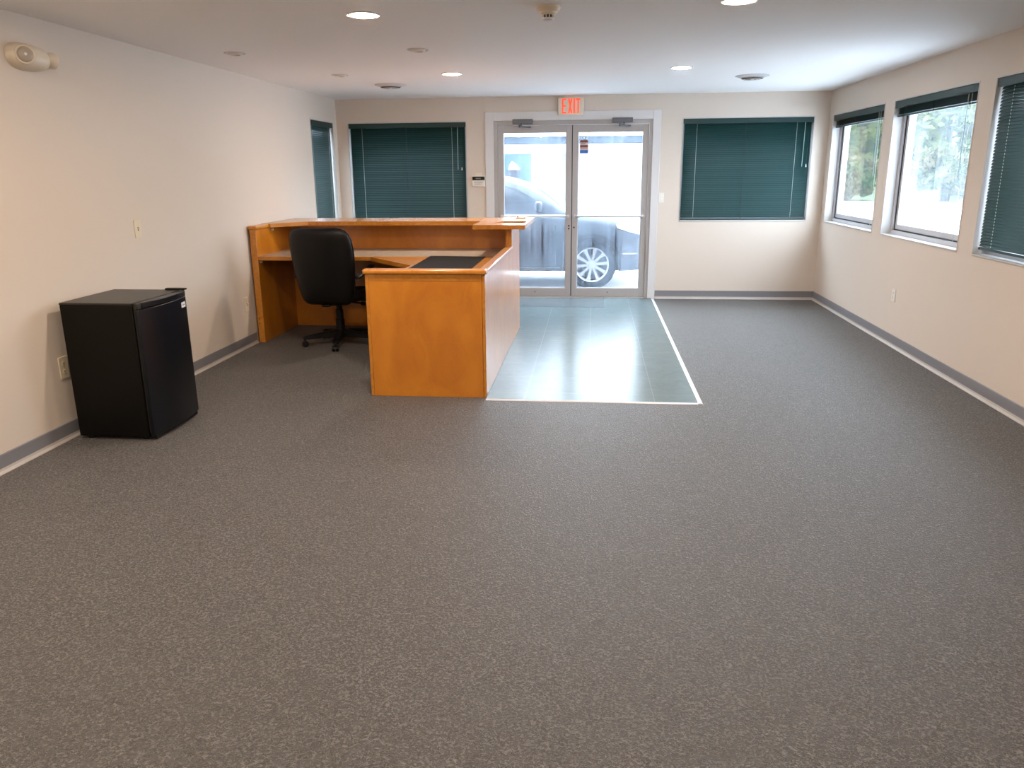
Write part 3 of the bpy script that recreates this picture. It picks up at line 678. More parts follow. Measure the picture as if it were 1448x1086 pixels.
def lamp_head(yc, xo, dirv, rad):
    d = Vector(dirv).normalized(); c = Vector((XL + xo, yc, ez + 0.002))
    bm = nb(); tube(bm, [c - d * 0.05, c - d * 0.02, c + d * 0.004, c + d * 0.010, c + d * 0.006], [rad * 0.7, rad, rad, rad * 0.93, rad * 0.84], 32)
    h = obj('lamp_head', bm, CREAM, parent=r, smooth=True)
    bm = nb(); tube(bm, [c + d * 0.004, c + d * 0.010, c + d * 0.016, c + d * 0.019], [rad * 0.83, rad * 0.78, rad * 0.55, rad * 0.2], 32); obj('lamp_lens', bm, LENS, parent=h, smooth=True, angle=70)
    bm = nb(); tube(bm, [c + d * 0.018, c + d * 0.0235], [0.009, 0.005], 12); obj('bulb', bm, BADGE, parent=h, smooth=True)
lamp_head(4.312, 0.078, (0.72, -0.69, -0.05), 0.052)
lamp_head(4.598, 0.046, (0.50, 0.84, -0.14), 0.044)

# ------------------------------------------------------------------ reception desk
DK = thing('reception_desk', 'U-shaped maple reception desk with raised counter on the left', 'reception desk', (-1.9, 6.6, 0.0))
PX0, PX1 = -0.783, -0.735            # right side panel
# left end panel
bm = nb(); box(bm, -3.168, -3.112, 7.10, 7.95, 0.001, 1.066); lp = obj('left_panel', bm, MAPLE, parent=DK, bevel=0.002)
bm = nb(); box(bm, -3.170, -3.110, 7.080, 7.0995, 0.001, 1.066); obj('panel_edge', bm, MAPLE_EDGE, parent=lp, bevel=0.002)
bm = nb(); box(bm, -3.180, -3.096, 7.070, 7.368, 1.0662, 1.103); obj('panel_cap', bm, MAPLE_EDGE, parent=lp, bevel=0.010, seg=4)
# back panel
bm = nb(); box(bm, -3.168, PX0 - 0.0005, 7.951, 7.992, 0.001, 1.066); obj('back_panel', bm, MAPLE, parent=DK, bevel=0.002)
# right side panel: low towards the camera, high at the back
bm = nb(); prism(bm, [(5.365, 0.001), (7.992, 0.001), (7.992, 1.066), (7.24, 1.066), (7.24, 0.878), (5.365, 0.878)], PX0, PX1, 'x')
rp = obj('right_panel', bm, MAPLE, parent=DK, bevel=0.002)
bm = nb(); box(bm, PX0 - 0.001, PX1 + 0.001, 7.222, 7.2395, 0.8785, 1.066); obj('upright_edge', bm, MAPLE_EDGE, parent=rp, bevel=0.002)
bm = nb(); box(bm, PX0 - 0.008, PX1 + 0.012, 5.402, 7.221, 0.8785, 0.908); obj('rail_cap', bm, MAPLE_EDGE, parent=rp, bevel=0.009, seg=4)
bm = nb(); box(bm, PX1 - 0.020, PX1 + 0.002, 5.345, 5.3645, 0.001, 0.8780); obj('corner_edge', bm, MAPLE_EDGE, parent=rp, bevel=0.004, seg=3)
# front end panel
bm = nb(); box(bm, -1.556, PX1 - 0.0205, 5.342, 5.364, 0.001, 0.884); ep = obj('end_panel', bm, MAPLE, parent=DK, bevel=0.001)
bm = nb(); box(bm, -1.580, -1.5565, 5.338, 5.382, 0.001, 0.884); obj('edge_stile', bm, MAPLE_EDGE, parent=ep, bevel=0.004, seg=3)
bm = nb(); box(bm, -1.556, PX1 - 0.021, 5.3395, 5.3418, 0.842, 0.884); obj('top_band', bm, MAPLE_EDGE, parent=ep)
bm = nb(); box(bm, -1.594, PX1 + 0.014, 5.322, 5.4015, 0.8843, 0.921); obj('end_cap', bm, MAPLE_EDGE, parent=ep, bevel=0.013, seg=4)
bm = nb(); box(bm, -1.30, PX1 - 0.022, 5.3416, 5.3419, 0.4005, 0.4022); obj('veneer_seam', bm, MAPLE_EDGE, parent=ep)
# worksurfaces
zt, zb = 0.820, 0.786
bm = nb(); prism(bm, [(-3.111, 7.105), (-2.03, 7.105), (-2.03, 7.95), (-3.111, 7.95)], zb, zt, 'z')
prism(bm, [(-2.0301, 7.105), (PX0 - 0.001, 7.105), (PX0 - 0.001, 7.95), (-2.0301, 7.95)], zb, zt - 0.0008, 'z')
ws = obj('work_surface', bm, LAMINATE, parent=DK); ws['label'] = 'grey laminate work surface'
bm = nb(); prism(bm, [(-2.028, 7.1045), (-1.49, 6.43), (-1.49, 5.366), (PX0 - 0.001, 5.366), (PX0 - 0.001, 7.1045)], zb, zt, 'z')
rs = obj('return_surface', bm, MAPLE_TOP, parent=DK); rs['label'] = 'maple work surface of the near return'
bm = nb(); box(bm, -3.111, -2.036, 7.090, 7.1046, zb - 0.003, zt + 0.0005); obj('front_edge', bm, MAPLE_EDGE, parent=ws, bevel=0.003)
bm = nb()
prism(bm, [(-2.035, 7.1045), (-2.035, 7.090), (-1.502, 6.424), (-1.4905, 6.43), (-2.028, 7.1045)], zb - 0.003, zt + 0.0005, 'z')
prism(bm, [(-1.503, 6.424), (-1.503, 5.384), (-1.4905, 5.384), (-1.4905, 6.43)], zb - 0.003, zt + 0.0005, 'z')
obj('front_edge', bm, MAPLE_EDGE, parent=rs)
# raised counter with corner fillet and cable slot
ct, cb = 1.106, 1.0665
bm = nb()
prism(bm, [(-3.172, 7.370), (-3.080, 7.370), (-2.810, 7.655), (-1.076, 7.655), (-1.076, 8.255), (-3.172, 8.255)], cb, ct, 'z')
cn = obj('raised_counter', bm, MAPLE_TOP, parent=DK, bevel=0.003)
# right part, with an oblong cut-out through the board
def slot_board(x0, x1, y0, y1, sx0, sx1, sy0, sy1):
    bm = nb()
    outer = [(x0, y0), (x1, y0), (x1, y1), (x0, y1)]
    inner = [(sx0, sy0), (sx1 - 0.06, sy0)]
    for cx, cy, a0 in ((sx1 - 0.06, sy0 + 0.06, -PI / 2), (sx1 - 0.06, sy1 - 0.06, 0.0)):
        for k in range(7):
            a = a0 + PI / 2 * k / 6
            p = (cx + 0.06 * math.cos(a), cy + 0.06 * math.sin(a))
            if (p[0] - inner[-1][0]) ** 2 + (p[1] - inner[-1][1]) ** 2 > 1e-8: inner.append(p)
    inner.append((sx0 + 0.07, sy1))
    for z in (cb, ct):
        ov = [bm.verts.new((p[0], p[1], z)) for p in outer]; iv = [bm.verts.new((p[0], p[1], z)) for p in inner]
        es = [bm.edges.new((ov[i], ov[(i + 1) % 4])) for i in range(4)] + [bm.edges.new((iv[i], iv[(i + 1) % len(iv)])) for i in range(len(iv))]
        bmesh.ops.triangle_fill(bm, edges=es, use_beauty=True)
    bm.verts.ensure_lookup_table()
    n = len(outer) + len(inner)
    vs = [v for v in bm.verts]
    lo, hi = vs[:n], vs[n:2 * n]
    for rng in (range(0, 4), range(4, n)):
        rng = list(rng)
        for i, k in enumerate(rng):
            j = rng[(i + 1) % len(rng)]
            bm.faces.new((lo[k], lo[j], hi[j], hi[k]))
    bmesh.ops.recalc_face_normals(bm, faces=bm.faces[:])
    return bm
obj('counter_end', slot_board(-1.0755, -0.603, 7.090, 8.255, -0.925, -0.622, 7.335, 7.652), MAPLE_TOP, parent=DK)
bm = nb(); box(bm, -1.0755, -0.603, 7.0885, 7.0898, cb, ct); obj('counter_edge', bm, MAPLE_EDGE, parent=DK)
bm = nb(); box(bm, -2.810, -1.076, 7.6535, 7.6548, cb, ct); obj('counter_edge', bm, MAPLE_EDGE, parent=DK)
# brackets under the boards
for x, y, z in ((-3.10, 7.46, 1.048), (-3.098, 7.135, 0.770)):
    bm = nb(); tube(bm, [(x - 0.0118, y, z), (x + 0.004, y, z)], 0.016, 16); obj('cam_fitting', bm, CREAM, parent=DK, smooth=True)
for x, z in ((-3.150, 0.185), (-3.150, 0.23)):
    bm = nb(); tube(bm, [(x, 7.0802, z), (x, 7.0782, z)], 0.005, 10); obj('screw', bm, DARK, parent=DK)
bm = nb(); box(bm, PX0 - 0.0215, PX0 - 0.0005, 7.30, 7.93, 0.826, 1.064); obj('inner_lining', bm, MAPLE, parent=DK)
# the dark mat on the return
bm = nb(); prism(bm, [(-1.452, 5.62), (-0.955, 5.62), (-0.962, 7.095), (-1.482, 7.16)], 0.8212, 0.8235, 'z')
tag(obj('desk_mat', bm, BLOTTER, loc=(-1.21, 6.36, 0.8212)), 'charcoal desk mat lying on the near return of the desk', 'desk mat')
# scrap on the counter
r = thing('wooden_scrap', 'small brown wooden scrap on the right end of the raised counter', 'wooden scrap', (-0.73, 8.06, ct))
bm = nb(); box(bm, -0.775, -0.672, 8.03, 8.085, ct + 0.0005, ct + 0.013); obj('block', bm, MAPLE_EDGE, parent=r, bevel=0.003)
bm = nb(); tube(bm, [(-0.757, 8.06, ct + 0.0125), (-0.757, 8.06, ct + 0.026)], 0.008, 10); obj('knob', bm, DARK, parent=r, smooth=True)

# ------------------------------------------------------------------ office chair (built in its own frame: +Y is the way it faces)
CHX, CHY = -2.355, 7.07
CR = thing('office_chair', 'black leather swivel office chair tucked in at the maple desk', 'office chair', (CHX, CHY, 0.0), rotz=math.radians(-7))
rot0 = math.radians(-7)
CA = [math.radians(-81.6 + 72 * k) - rot0 for k in range(5)]
bm = nb(); lathe(bm, [(0.0, 0.075), (0.045, 0.075), (0.05, 0.09), (0.045, 0.125), (0.036, 0.145), (0.0, 0.145)], 'z', (0, 0, 0), 24); hub = obj('base_hub', bm, PLASTIC, parent=CR, smooth=True, local=True)
for a in CA:
    ca, sa = math.cos(a), math.sin(a)
    bm = nb()
    rings = []
    for t, w, zl, zh in ((0.03, 0.036, 0.076, 0.138), (0.15, 0.032, 0.076, 0.126), (0.27, 0.026, 0.072, 0.110), (0.335, 0.025, 0.068, 0.098), (0.352, 0.015, 0.070, 0.090)):
        rings.append([(t * ca - q * sa, t * sa + q * ca, z) for q, z in ((-w, zl), (w, zl), (w, zh - 0.008), (w * 0.6, zh), (-w * 0.6, zh), (-w, zh - 0.008))])
    loft(bm, rings); lg = obj('base_leg', bm, PLASTIC, parent=CR, smooth=True, local=True)
    # twin caster
    cx, cy = 0.335 * ca, 0.335 * sa
    bm = nb()
    for s in (-1, 1):
        p0 = Vector((cx - s * 0.010 * sa, cy + s * 0.010 * ca, 0.0275)); p1 = Vector((cx - s * 0.028 * sa, cy + s * 0.028 * ca, 0.0275))
        tube(bm, [p0, p0 + (p1 - p0) * 0.2, p0 + (p1 - p0) * 0.8, p1], [0.024, 0.027, 0.027, 0.022], 20)
    tube(bm, [(cx, cy, 0.03), (cx, cy, 0.074)], 0.008, 8)
    rings = []
    for t in range(7):
        b = PI * t / 6
        rr = 0.031
        rings.append([(cx + rr * math.cos(b) * ca - q * sa, cy + rr * math.cos(b) * sa + q * ca, 0.0275 + rr * math.sin(b) * 0.98 - k) for q, k in ((-0.009, 0), (0.009, 0), (0.009, 0.004), (-0.009, 0.004))])
    loft(bm, rings)
    obj('caster', bm, PLASTIC, parent=lg, smooth=True, local=True)
bm = nb(); lathe(bm, [(0.0, 0.14), (0.042, 0.14), (0.040, 0.24), (0.035, 0.245), (0.034, 0.33), (0.027, 0.335), (0.027, 0.40), (0.0, 0.40)], 'z', (0, 0, 0), 24); obj('gas_column', bm, PLASTIC, parent=CR, smooth=True, local=True)
bm = nb(); box(bm, -0.075, 0.075, -0.13, 0.13, 0.385, 0.425); box(bm, -0.035, 0.035, -0.29, -0.12, 0.40, 0.42); me_ = obj('mechanism', bm, PLASTIC, parent=CR, bevel=0.006, local=True)
bm = nb(); tube(bm, [(0.06, 0.03, 0.400), (0.17, 0.035, 0.392), (0.205, 0.035, 0.388)], [0.007, 0.007, 0.008], 10); tube(bm, [(0.200, 0.035, 0.388), (0.215, 0.035, 0.387), (0.240, 0.035, 0.386), (0.250, 0.035, 0.386)], [0.008, 0.019, 0.019, 0.010], 14); obj('lever', bm, PLASTIC, parent=me_, smooth=True, local=True)
# seat cushion
def sgnpow(v, p): return math.copysign(abs(v) ** p, v)
bm = nb(); rings = []
for z, s in ((0.425, 0.86), (0.435, 0.97), (0.47, 1.0), (0.505, 0.985), (0.528, 0.92), (0.538, 0.75), (0.540, 0.4)):
    rings.append([(0.275 * s * sgnpow(math.cos(a), 0.55), 0.02 + 0.265 * s * sgnpow(math.sin(a), 0.55), z - (0.03 * max(0, math.sin(a)) ** 3)) for a in [2 * PI * k / 40 for k in range(40)]])
loft(bm, rings); obj('seat', bm, LEATHER, parent=CR, smooth=True, local=True, angle=70)
# backrest: tapered cushion, leaning back, gently dished
prof = [(0.415, 0.165, 0.012), (0.425, 0.205, 0.03), (0.45, 0.236, 0.045), (0.50, 0.256, 0.055), (0.58, 0.272, 0.060), (0.68, 0.284, 0.062), (0.80, 0.296, 0.062), (0.92, 0.300, 0.060), (1.00, 0.294, 0.056),
        (1.05, 0.278, 0.050), (1.08, 0.252, 0.040), (1.098, 0.215, 0.026), (1.106, 0.165, 0.010)]
def back_y(z): return -0.245 - 0.17 * (z - 0.45) - 0.06 * max(0, (z - 0.85)) ** 1.5
bm = nb(); rings = []
for z, w, t in prof:
    ring = []
    for k in range(44):
        a = 2 * PI * k / 44
        x = w * sgnpow(math.cos(a), 0.6); yy = t * sgnpow(math.sin(a), 0.75)
        dish = 0.05 * (x / 0.3) ** 2
        ring.append((x, back_y(z) + yy + dish, z))
    rings.append(ring)
loft(bm, rings); bk = obj('backrest', bm, LEATHER, parent=CR, smooth=True, local=True, angle=70)
bm = nb(); pts = []
for k in range(len(prof)): pts.append((prof[k][1] + 0.001, back_y(prof[k][0]) + 0.05 * (prof[k][1] / 0.3) ** 2 - 0.004, prof[k][0]))
loop = pts + [(-x, y, z) for x, y, z in pts[::-1]]
tube(bm, loop + [loop[0]], 0.006, 8); obj('piping', bm, LEATHER, parent=bk, smooth=True, local=True)
for s in (-1, 1):
    bm = nb()
    tube(bm, [(s * 0.20, 0.0, 0.432), (s * 0.30, 0.0, 0.435), (s * 0.325, 0.01, 0.46), (s * 0.332, 0.03, 0.56), (s * 0.322, 0.05, 0.66), (s * 0.302, 0.04, 0.708)], [0.016, 0.018, 0.021, 0.021, 0.019, 0.016], 12)
    ar = obj('armrest', bm, PLASTIC, parent=CR, smooth=True, local=True)
    bm = nb(); rings = []
    for y, w, z in ((-0.225, 0.016, 0.662), (-0.21, 0.028, 0.666), (-0.10, 0.034, 0.690), (0.04, 0.034, 0.718), (0.11, 0.029, 0.730), (0.13, 0.015, 0.730)):
        rings.append([(s * 0.300 + w * sgnpow(math.cos(a), 0.7), y, z + 0.014 * sgnpow(math.sin(a), 0.8)) for a in [2 * PI * k / 16 for k in range(16)]])
    loft(bm, rings); obj('arm_pad', bm, PLASTIC, parent=ar, smooth=True, local=True, angle=60)

# ------------------------------------------------------------------ small black fridge
FX0, FX1, FY0, FY1, FZ0, FZ1 = -3.120, -2.668, 4.268, 4.822, 0.022, 0.847
FG = thing('mini_fridge', 'small black fridge standing against the left wall', 'refrigerator', ((FX0 + FX1) / 2, (FY0 + FY1) / 2, 0.0))
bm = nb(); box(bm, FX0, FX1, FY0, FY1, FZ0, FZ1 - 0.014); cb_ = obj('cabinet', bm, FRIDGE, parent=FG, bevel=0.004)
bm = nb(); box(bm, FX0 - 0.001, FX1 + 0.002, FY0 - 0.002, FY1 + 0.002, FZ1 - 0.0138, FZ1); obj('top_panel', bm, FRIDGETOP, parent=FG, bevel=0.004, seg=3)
bm = nb(); box(bm, FX1 + 0.0003, FX1 + 0.011, FY0 + 0.012, FY1 - 0.012, FZ0 + 0.025, FZ1 - 0.02); obj('door_gasket', bm, DARK, parent=FG)
# curved door
bm = nb()
def door_outline(n=18, inset=0.0):
    p = [(FX1 + 0.0115, FY1 + 0.002), (FX1 + 0.0115, FY0 - 0.001)]
    for k in range(n + 1):
        t = k / n; y = FY0 - 0.001 + (FY1 - FY0 + 0.003) * t
        p.append((FX1 + 0.034 + 0.030 * (1 - (2 * t - 1) ** 2) - inset, y))
    return p
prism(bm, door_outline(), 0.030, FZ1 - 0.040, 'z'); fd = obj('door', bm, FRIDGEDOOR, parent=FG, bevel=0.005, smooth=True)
bm = nb(); prism(bm, door_outline(), FZ1 - 0.0396, FZ1 - 0.003, 'z'); tc_ = obj('door_top_trim', bm, FRIDGETOP, parent=fd, bevel=0.005, smooth=True)
bm = nb(); pts = door_outline(18, 0.0)[2:]
outer = [(x + 0.007, y) for x, y in pts[1:-4]]; innr = [(x - 0.016, y) for x, y in pts[1:-4]][::-1]
prism(bm, outer + innr, FZ1 - 0.034, FZ1 - 0.0015, 'z'); gh = obj('grip', bm, FRIDGEDOOR, parent=fd, bevel=0.004, smooth=True)
bm = nb(); box(bm, FX1 - 0.085, FX1 + 0.050, FY1 - 0.030, FY1 + 0.004, FZ1 + 0.0003, FZ1 + 0.012); obj('hinge_cover', bm, PLASTIC, parent=FG, bevel=0.004, seg=3)
bm = nb()
yb0, yb1 = 4.728, 4.797
def dx(y):
    t = (y - (FY0 - 0.001)) / (FY1 - FY0 + 0.003); return FX1 + 0.034 + 0.030 * (1 - (2 * t - 1) ** 2)
loft(bm, [[(dx(y) - 0.001, y, 0.742), (dx(y) + 0.0022, y, 0.742), (dx(y) + 0.0022, y, 0.776), (dx(y) - 0.001, y, 0.776)] for y in (yb0, (yb0 + yb1) / 2, yb1)])
bd = obj('badge', bm, BADGE, parent=fd); bd['label'] = 'small silver badge'
bm = nb(); ya, yc = 4.742, 4.783
loft(bm, [[(dx(y) + 0.0015, y, 0.754), (dx(y) + 0.0030, y, 0.754), (dx(y) + 0.0030, y, 0.762), (dx(y) + 0.0015, y, 0.762)] for y in (ya, (ya + yc) / 2, yc)])
obj('badge_print', bm, GREYMARK, parent=bd)
bm = nb(); box(bm, FX1 - 0.02, FX1 + 0.034, FY0 + 0.02, FY1 - 0.02, 0.008, 0.0295); obj('kick_plate', bm, PLASTIC, parent=FG)
for x in (FX0 + 0.05, FX1 - 0.04):
    for y in (FY0 + 0.04, FY1 - 0.04):
        bm = nb(); lathe(bm, [(0.0, 0.0005), (0.020, 0.0005), (0.018, 0.0225), (0.0, 0.0225)], 'z', (x, y, 0), 16); obj('foot', bm, PLASTIC, parent=FG, smooth=True)

# ------------------------------------------------------------------ outdoors
bm = nb(); box(bm, -40, 70, YB + WT + 0.002, 75, -0.16, -0.03); box(bm, XR + WT + 0.002, 70, -25, YB + WT + 0.002, -0.16, -0.03)
tag(obj('ground_pavement', bm, ASPHALT), 'pale pavement outside the doors and windows', 'ground', kind='structure')
bm = nb(); prism(bm, [(3.2, 41.0), (36.0, 26.0), (36.1, 26.25), (3.3, 41.25)], -0.0298, 0.13, 'z')
tag(obj('ground_kerb', bm, KERB, bevel=0.02), 'low concrete kerb in front of the trees', 'kerb', kind='structure')
bm = nb(); prism(bm, [(3.3, 41.26), (36.1, 26.26), (60, 40), (50, 42), (3.3, 62)], -0.0298, 0.10, 'z')
tag(obj('ground_grass', bm, GRASS), 'grass verge under the trees', 'grass', kind='structure')

bm = nb()
loft(bm, [[(0, 66, -0.03), (62, 37.7, -0.03), (67, 48.7, -0.03), (5, 77, -0.03)], [(2.5, 71.5, 5.5), (64.5, 43.2, 5.5), (66.5, 47.6, 5.5), (4.5, 75.9, 5.5)]])
tag(obj('ground_bank', bm, GRASS), 'green bank behind the trees', 'bank', kind='structure')

def foliage(rx, ry, rz, z0, n, seed, size):
    rnd = random.Random(seed); bm = nb()
    blobs = []
    for _ in range(26):
        a, b = rnd.uniform(0, 2 * PI), rnd.uniform(-0.9, 1.0)
        q = math.sqrt(1 - min(1, b * b)); k = rnd.uniform(0.45, 0.85)
        blobs.append((Vector((rx * k * q * math.cos(a), ry * k * q * math.sin(a), z0 + rz + rz * k * b)), rnd.uniform(0.28, 0.45)))
    for _ in range(n):
        c, k = rnd.choice(blobs)
        d = Vector((rnd.gauss(0, 1), rnd.gauss(0, 1), rnd.gauss(0, 1))).normalized() * (rnd.random() ** 0.35)
        p = c + Vector((d.x * rx * k, d.y * ry * k, d.z * rz * k))
        if p.z < z0 * 0.6: continue
        t1 = Vector((rnd.gauss(0, 1), rnd.gauss(0, 1), rnd.gauss(0, 0.6))).normalized()
        t2 = t1.cross(Vector((rnd.gauss(0, 1), rnd.gauss(0, 1), rnd.gauss(0, 1)))).normalized()
        s = size * rnd.uniform(0.6, 1.3)
        bm.faces.new([bm.verts.new(p + t1 * s * u + t2 * s * w * 0.55) for u, w in ((-1, 0), (-0.2, -1), (1, 0), (-0.2, 1))])
    return bm
def make_tree(h, r, z0, n, seed, lm, size=0.22):
    t = thing('tree', 'green tree beyond the car park, seen through right windows', 'tree', (0, 0, 0.05), 'trees beyond the car park')
    obj('crown', foliage(r, r, (h - z0) / 2, z0, n, seed, size), lm, parent=t, local=True)
    bm = nb(); rnd = random.Random(seed + 5)
    tube(bm, [(0, 0, 0), (0.05, 0.02, h * 0.25), (-0.06, 0.05, h * 0.5), (0.0, 0.0, h * 0.8)], [0.20, 0.16, 0.11, 0.04], 9)
    for k in range(7):
        a = rnd.uniform(0, 2 * PI); zz = rnd.uniform(0.25, 0.65) * h
        tube(bm, [(0, 0, zz), (r * 0.35 * math.cos(a), r * 0.35 * math.sin(a), zz + 0.5), (r * 0.6 * math.cos(a), r * 0.6 * math.sin(a), zz + 1.0)], [0.07, 0.045, 0.015], 6)
    obj('trunk', bm, BARK, parent=t, local=True, smooth=True)
    return t
T = [make_tree(7.5, 2.5, 0.5, 6500, 11, LEAFA), make_tree(6.2, 2.1, 0.3, 6000, 23, LEAFB), make_tree(8.6, 2.8, 0.8, 7000, 31, LEAFA, 0.25), make_tree(2.4, 1.35, 0.0, 4500, 47, LEAFC, 0.15)]
T[3].name = 'shrub'; tag(T[3], 'low leafy shrub in front of the trees, seen through right windows', 'shrub', 'shrubs behind the kerb')
spots = []
for k in range(8):          # two staggered rows behind the kerb
    spots.append((5.8 + 5.8 * k, 47.4 - 2.65 * k, (0, 1)[k % 2]))
for k in range(6):
    spots.append((10.0 + 6.9 * k, 54.6 - 3.1 * k, 2))
spots += [(4.2 + 3.75 * k, 42.25 - 1.71 * k, 3) for k in range(8)]
used = set()
for i, (x, y, k) in enumerate(spots):
    if k not in used: T[k].location = (x, y, 0.10); used.add(k)
    else: t = dup(T[k], (x, y, 0.10)); t.rotation_euler = (0, 0, 0.7 * i)

# white building across the lot
BD = thing('white_building', 'white building across the lot, seen hazily through doors', 'building', (-1.5, 20.0, -0.03))
bm = nb(); box(bm, -12, 4.0, 20.0, 24.0, -0.029, 2.36); obj('wall', bm, SIDING, parent=BD)
bm = nb(); box(bm, -12.3, 4.3, 19.55, 20.02, 2.20, 2.36); obj('fascia_soffit_shade', bm, BLUEGREY, parent=BD)  # soffit shadow painted as the dark colour of this band
bm = nb(); prism(bm, [(19.5, 2.3601), (24.4, 2.3601), (24.4, 2.45), (22.0, 2.95), (19.5, 2.44)], -12.35, 4.35, 'x'); obj('roof', bm, ROOFM, parent=BD)
for x0, x1, z0 in ((-2.30, -1.52, 0.55), (-4.9, -3.9, 0.55)):
    bm = nb(); box(bm, x0, x1, 19.955, 20.001, z0, 1.98); w = obj('window', bm, SHOPGLASS, parent=BD)
    bm = nb(); box(bm, x0 - 0.06, x0, 19.93, 20.0, z0 - 0.06, 2.04); box(bm, x1, x1 + 0.06, 19.93, 20.0, z0 - 0.06, 2.04); box(bm, x0, x1, 19.93, 20.0, 1.98, 2.04); box(bm, x0, x1, 19.93, 20.0, z0 - 0.06, z0); obj('window_trim', bm, SIDING, parent=w)
bm = nb(); box(bm, -2.12, -1.82, 19.72, 19.96, 1.395, 1.60); a_ = obj('air_unit', bm, ACBOX, parent=BD, bevel=0.01)
bm = nb()
for k in range(6): box(bm, -2.10, -1.84, 19.708, 19.7205, 1.42 + 0.028 * k, 1.432 + 0.028 * k)
obj('louvre', bm, BLUEGREY, parent=a_)
bm = nb(); prism(bm, [(-2.08, 1.601), (-1.80, 1.601), (-1.86, 1.70), (-1.99, 1.80), (-2.06, 1.70)], 19.80, 19.95, 'y'); obj('vent_hood', bm, SIDING, parent=BD)
bm = nb(); box(bm, -1.20, -0.66, 19.955, 20.001, -0.02, 1.98); dr = obj('door', bm, pbr('pale_blue_door', (0.12, 0.14, 0.17), rough=0.8, spec=0.0), parent=BD)
bm = nb(); tube(bm, [(-0.74, 19.957, 0.95), (-0.74, 19.90, 0.95)], 0.03, 12); obj('knob', bm, STEEL, parent=dr, smooth=True)

# ------------------------------------------------------------------ parked car (nose to the right)
CW, CYC = 0.90, 11.76
CAR = thing('car', 'blue grey car parked close outside the glass doors', 'car', (-1.4, CYC, -0.03))
def interp(tab, x):
    for (a, va), (b, vb) in zip(tab, tab[1:]):
        if a <= x <= b:
            t = (x - a) / (b - a); t = t * t * (3 - 2 * t) if False else t
            return va + (vb - va) * t
    return tab[0][1] if x < tab[0][0] else tab[-1][1]
TOP = [(-3.62, 0.78), (-3.55, 0.92), (-3.40, 1.02), (-3.0, 1.05), (-1.5, 1.045), (-0.6, 1.03), (-0.35, 1.015), (-0.1, 0.985), (0.2, 0.945), (0.45, 0.885), (0.65, 0.80), (0.80, 0.70), (0.88, 0.58)]
HW = [(-3.62, 0.72), (-3.5, 0.80), (-3.2, 0.87), (-2.6, 0.90), (0.1, 0.90), (0.4, 0.87), (0.65, 0.79), (0.80, 0.68), (0.88, 0.58)]
BOT = [(-3.62, 0.40), (-3.4, 0.26), (-3.0, 0.20), (0.5, 0.20), (0.75, 0.22), (0.88, 0.28)]
bm = nb(); rings = []
xs = [-3.62, -3.57, -3.5, -3.35, -3.1, -2.8, -2.4, -2.0, -1.5, -1.0, -0.6, -0.35, -0.1, 0.1, 0.25, 0.4, 0.55, 0.65, 0.74, 0.81, 0.86, 0.88]
for x in xs:
    w, zt_, zb_ = interp(HW, x), interp(TOP, x), interp(BOT, x); hgt = zt_ - zb_
    half = [(w * 0.80, zb_), (w * 0.95, zb_ + 0.03), (w * 0.985, zb_ + hgt * 0.18), (w, zb_ + hgt * 0.42), (w * 0.995, zb_ + hgt * 0.66), (w * 0.972, zb_ + hgt * 0.86), (w * 0.93, zb_ + hgt * 0.95), (w * 0.80, zt_ - 0.005), (w * 0.45, zt_ + 0.018)]
    rings.append([(x, CYC - y, z) for y, z in half] + [(x, CYC + y, z) for y, z in half[::-1]])
loft(bm, rings)
body = obj('body', bm, CARPAINT, parent=CAR, smooth=True, angle=60)
WHEELS = ((0.0, 'front'), (-2.66, 'rear'))
cut = nb()
for wx, _ in WHEELS:
    for s in (-1, 1):
        tube(cut, [(wx, CYC + s * 0.62, 0.33), (wx, CYC + s * 1.1, 0.33)], 0.405, 40)
cme = bpy.data.meshes.new('cutter'); 
for v in cut.verts: v.co -= wloc(CAR)
cut.to_mesh(cme); cut.free()
cob = bpy.data.objects.new('cutter', cme); COL.objects.link(cob); cob.parent = CAR
md = body.modifiers.new('arches', 'BOOLEAN'); md.operation = 'DIFFERENCE'; md.object = cob; md.solver = 'EXACT'
bpy.context.view_layer.update()
dg = bpy.context.evaluated_depsgraph_get()
nm = bpy.data.meshes.new_from_object(body.evaluated_get(dg))
body.modifiers.clear(); body.data = nm
bpy.data.objects.remove(cob); bpy.data.meshes.remove(cme)
for p in body.data.polygons: p.use_smooth = True
body.data.set_sharp_from_angle(angle=math.radians(50))
# greenhouse
ROOF = [(-3.45, 1.06), (-3.3, 1.25), (-3.1, 1.40), (-2.8, 1.48), (-2.4, 1.515), (-1.9, 1.525), (-1.5, 1.505), (-1.2, 1.46), (-0.95, 1.385), (-0.75, 1.285), (-0.55, 1.165), (-0.36, 1.03)]
bm = nb(); rings = []
gx = [-3.45, -3.38, -3.3, -3.2, -3.1, -2.95, -2.8, -2.4, -1.9, -1.5, -1.2, -1.05, -0.95, -0.85, -0.75, -0.65, -0.55, -0.45, -0.36]
def gw(x): return interp([(-3.45, 0.74), (-3.0, 0.80), (-1.0, 0.825), (-0.6, 0.81), (-0.36, 0.78)], x)
def gside(x, z):
    """half width of the cabin side at height z"""
    return gw(x) - 0.36 * max(0.0, z - 1.0)
for x in gx:
    zr = interp(ROOF, x)
    half = [(gw(x), 1.0), (gside(x, 1.0 + (zr - 1.0) * 0.5), 1.0 + (zr - 1.0) * 0.5), (gside(x, zr - 0.02), zr - 0.03), (gside(x, zr) - 0.07, zr), (gside(x, zr) * 0.45, zr + 0.02)]
    rings.append([(x, CYC - y, z) for y, z in half] + [(x, CYC + y, z) for y, z in half[::-1]])
loft(bm, rings); obj('cabin', bm, CARPAINT, parent=CAR, smooth=True, angle=60)
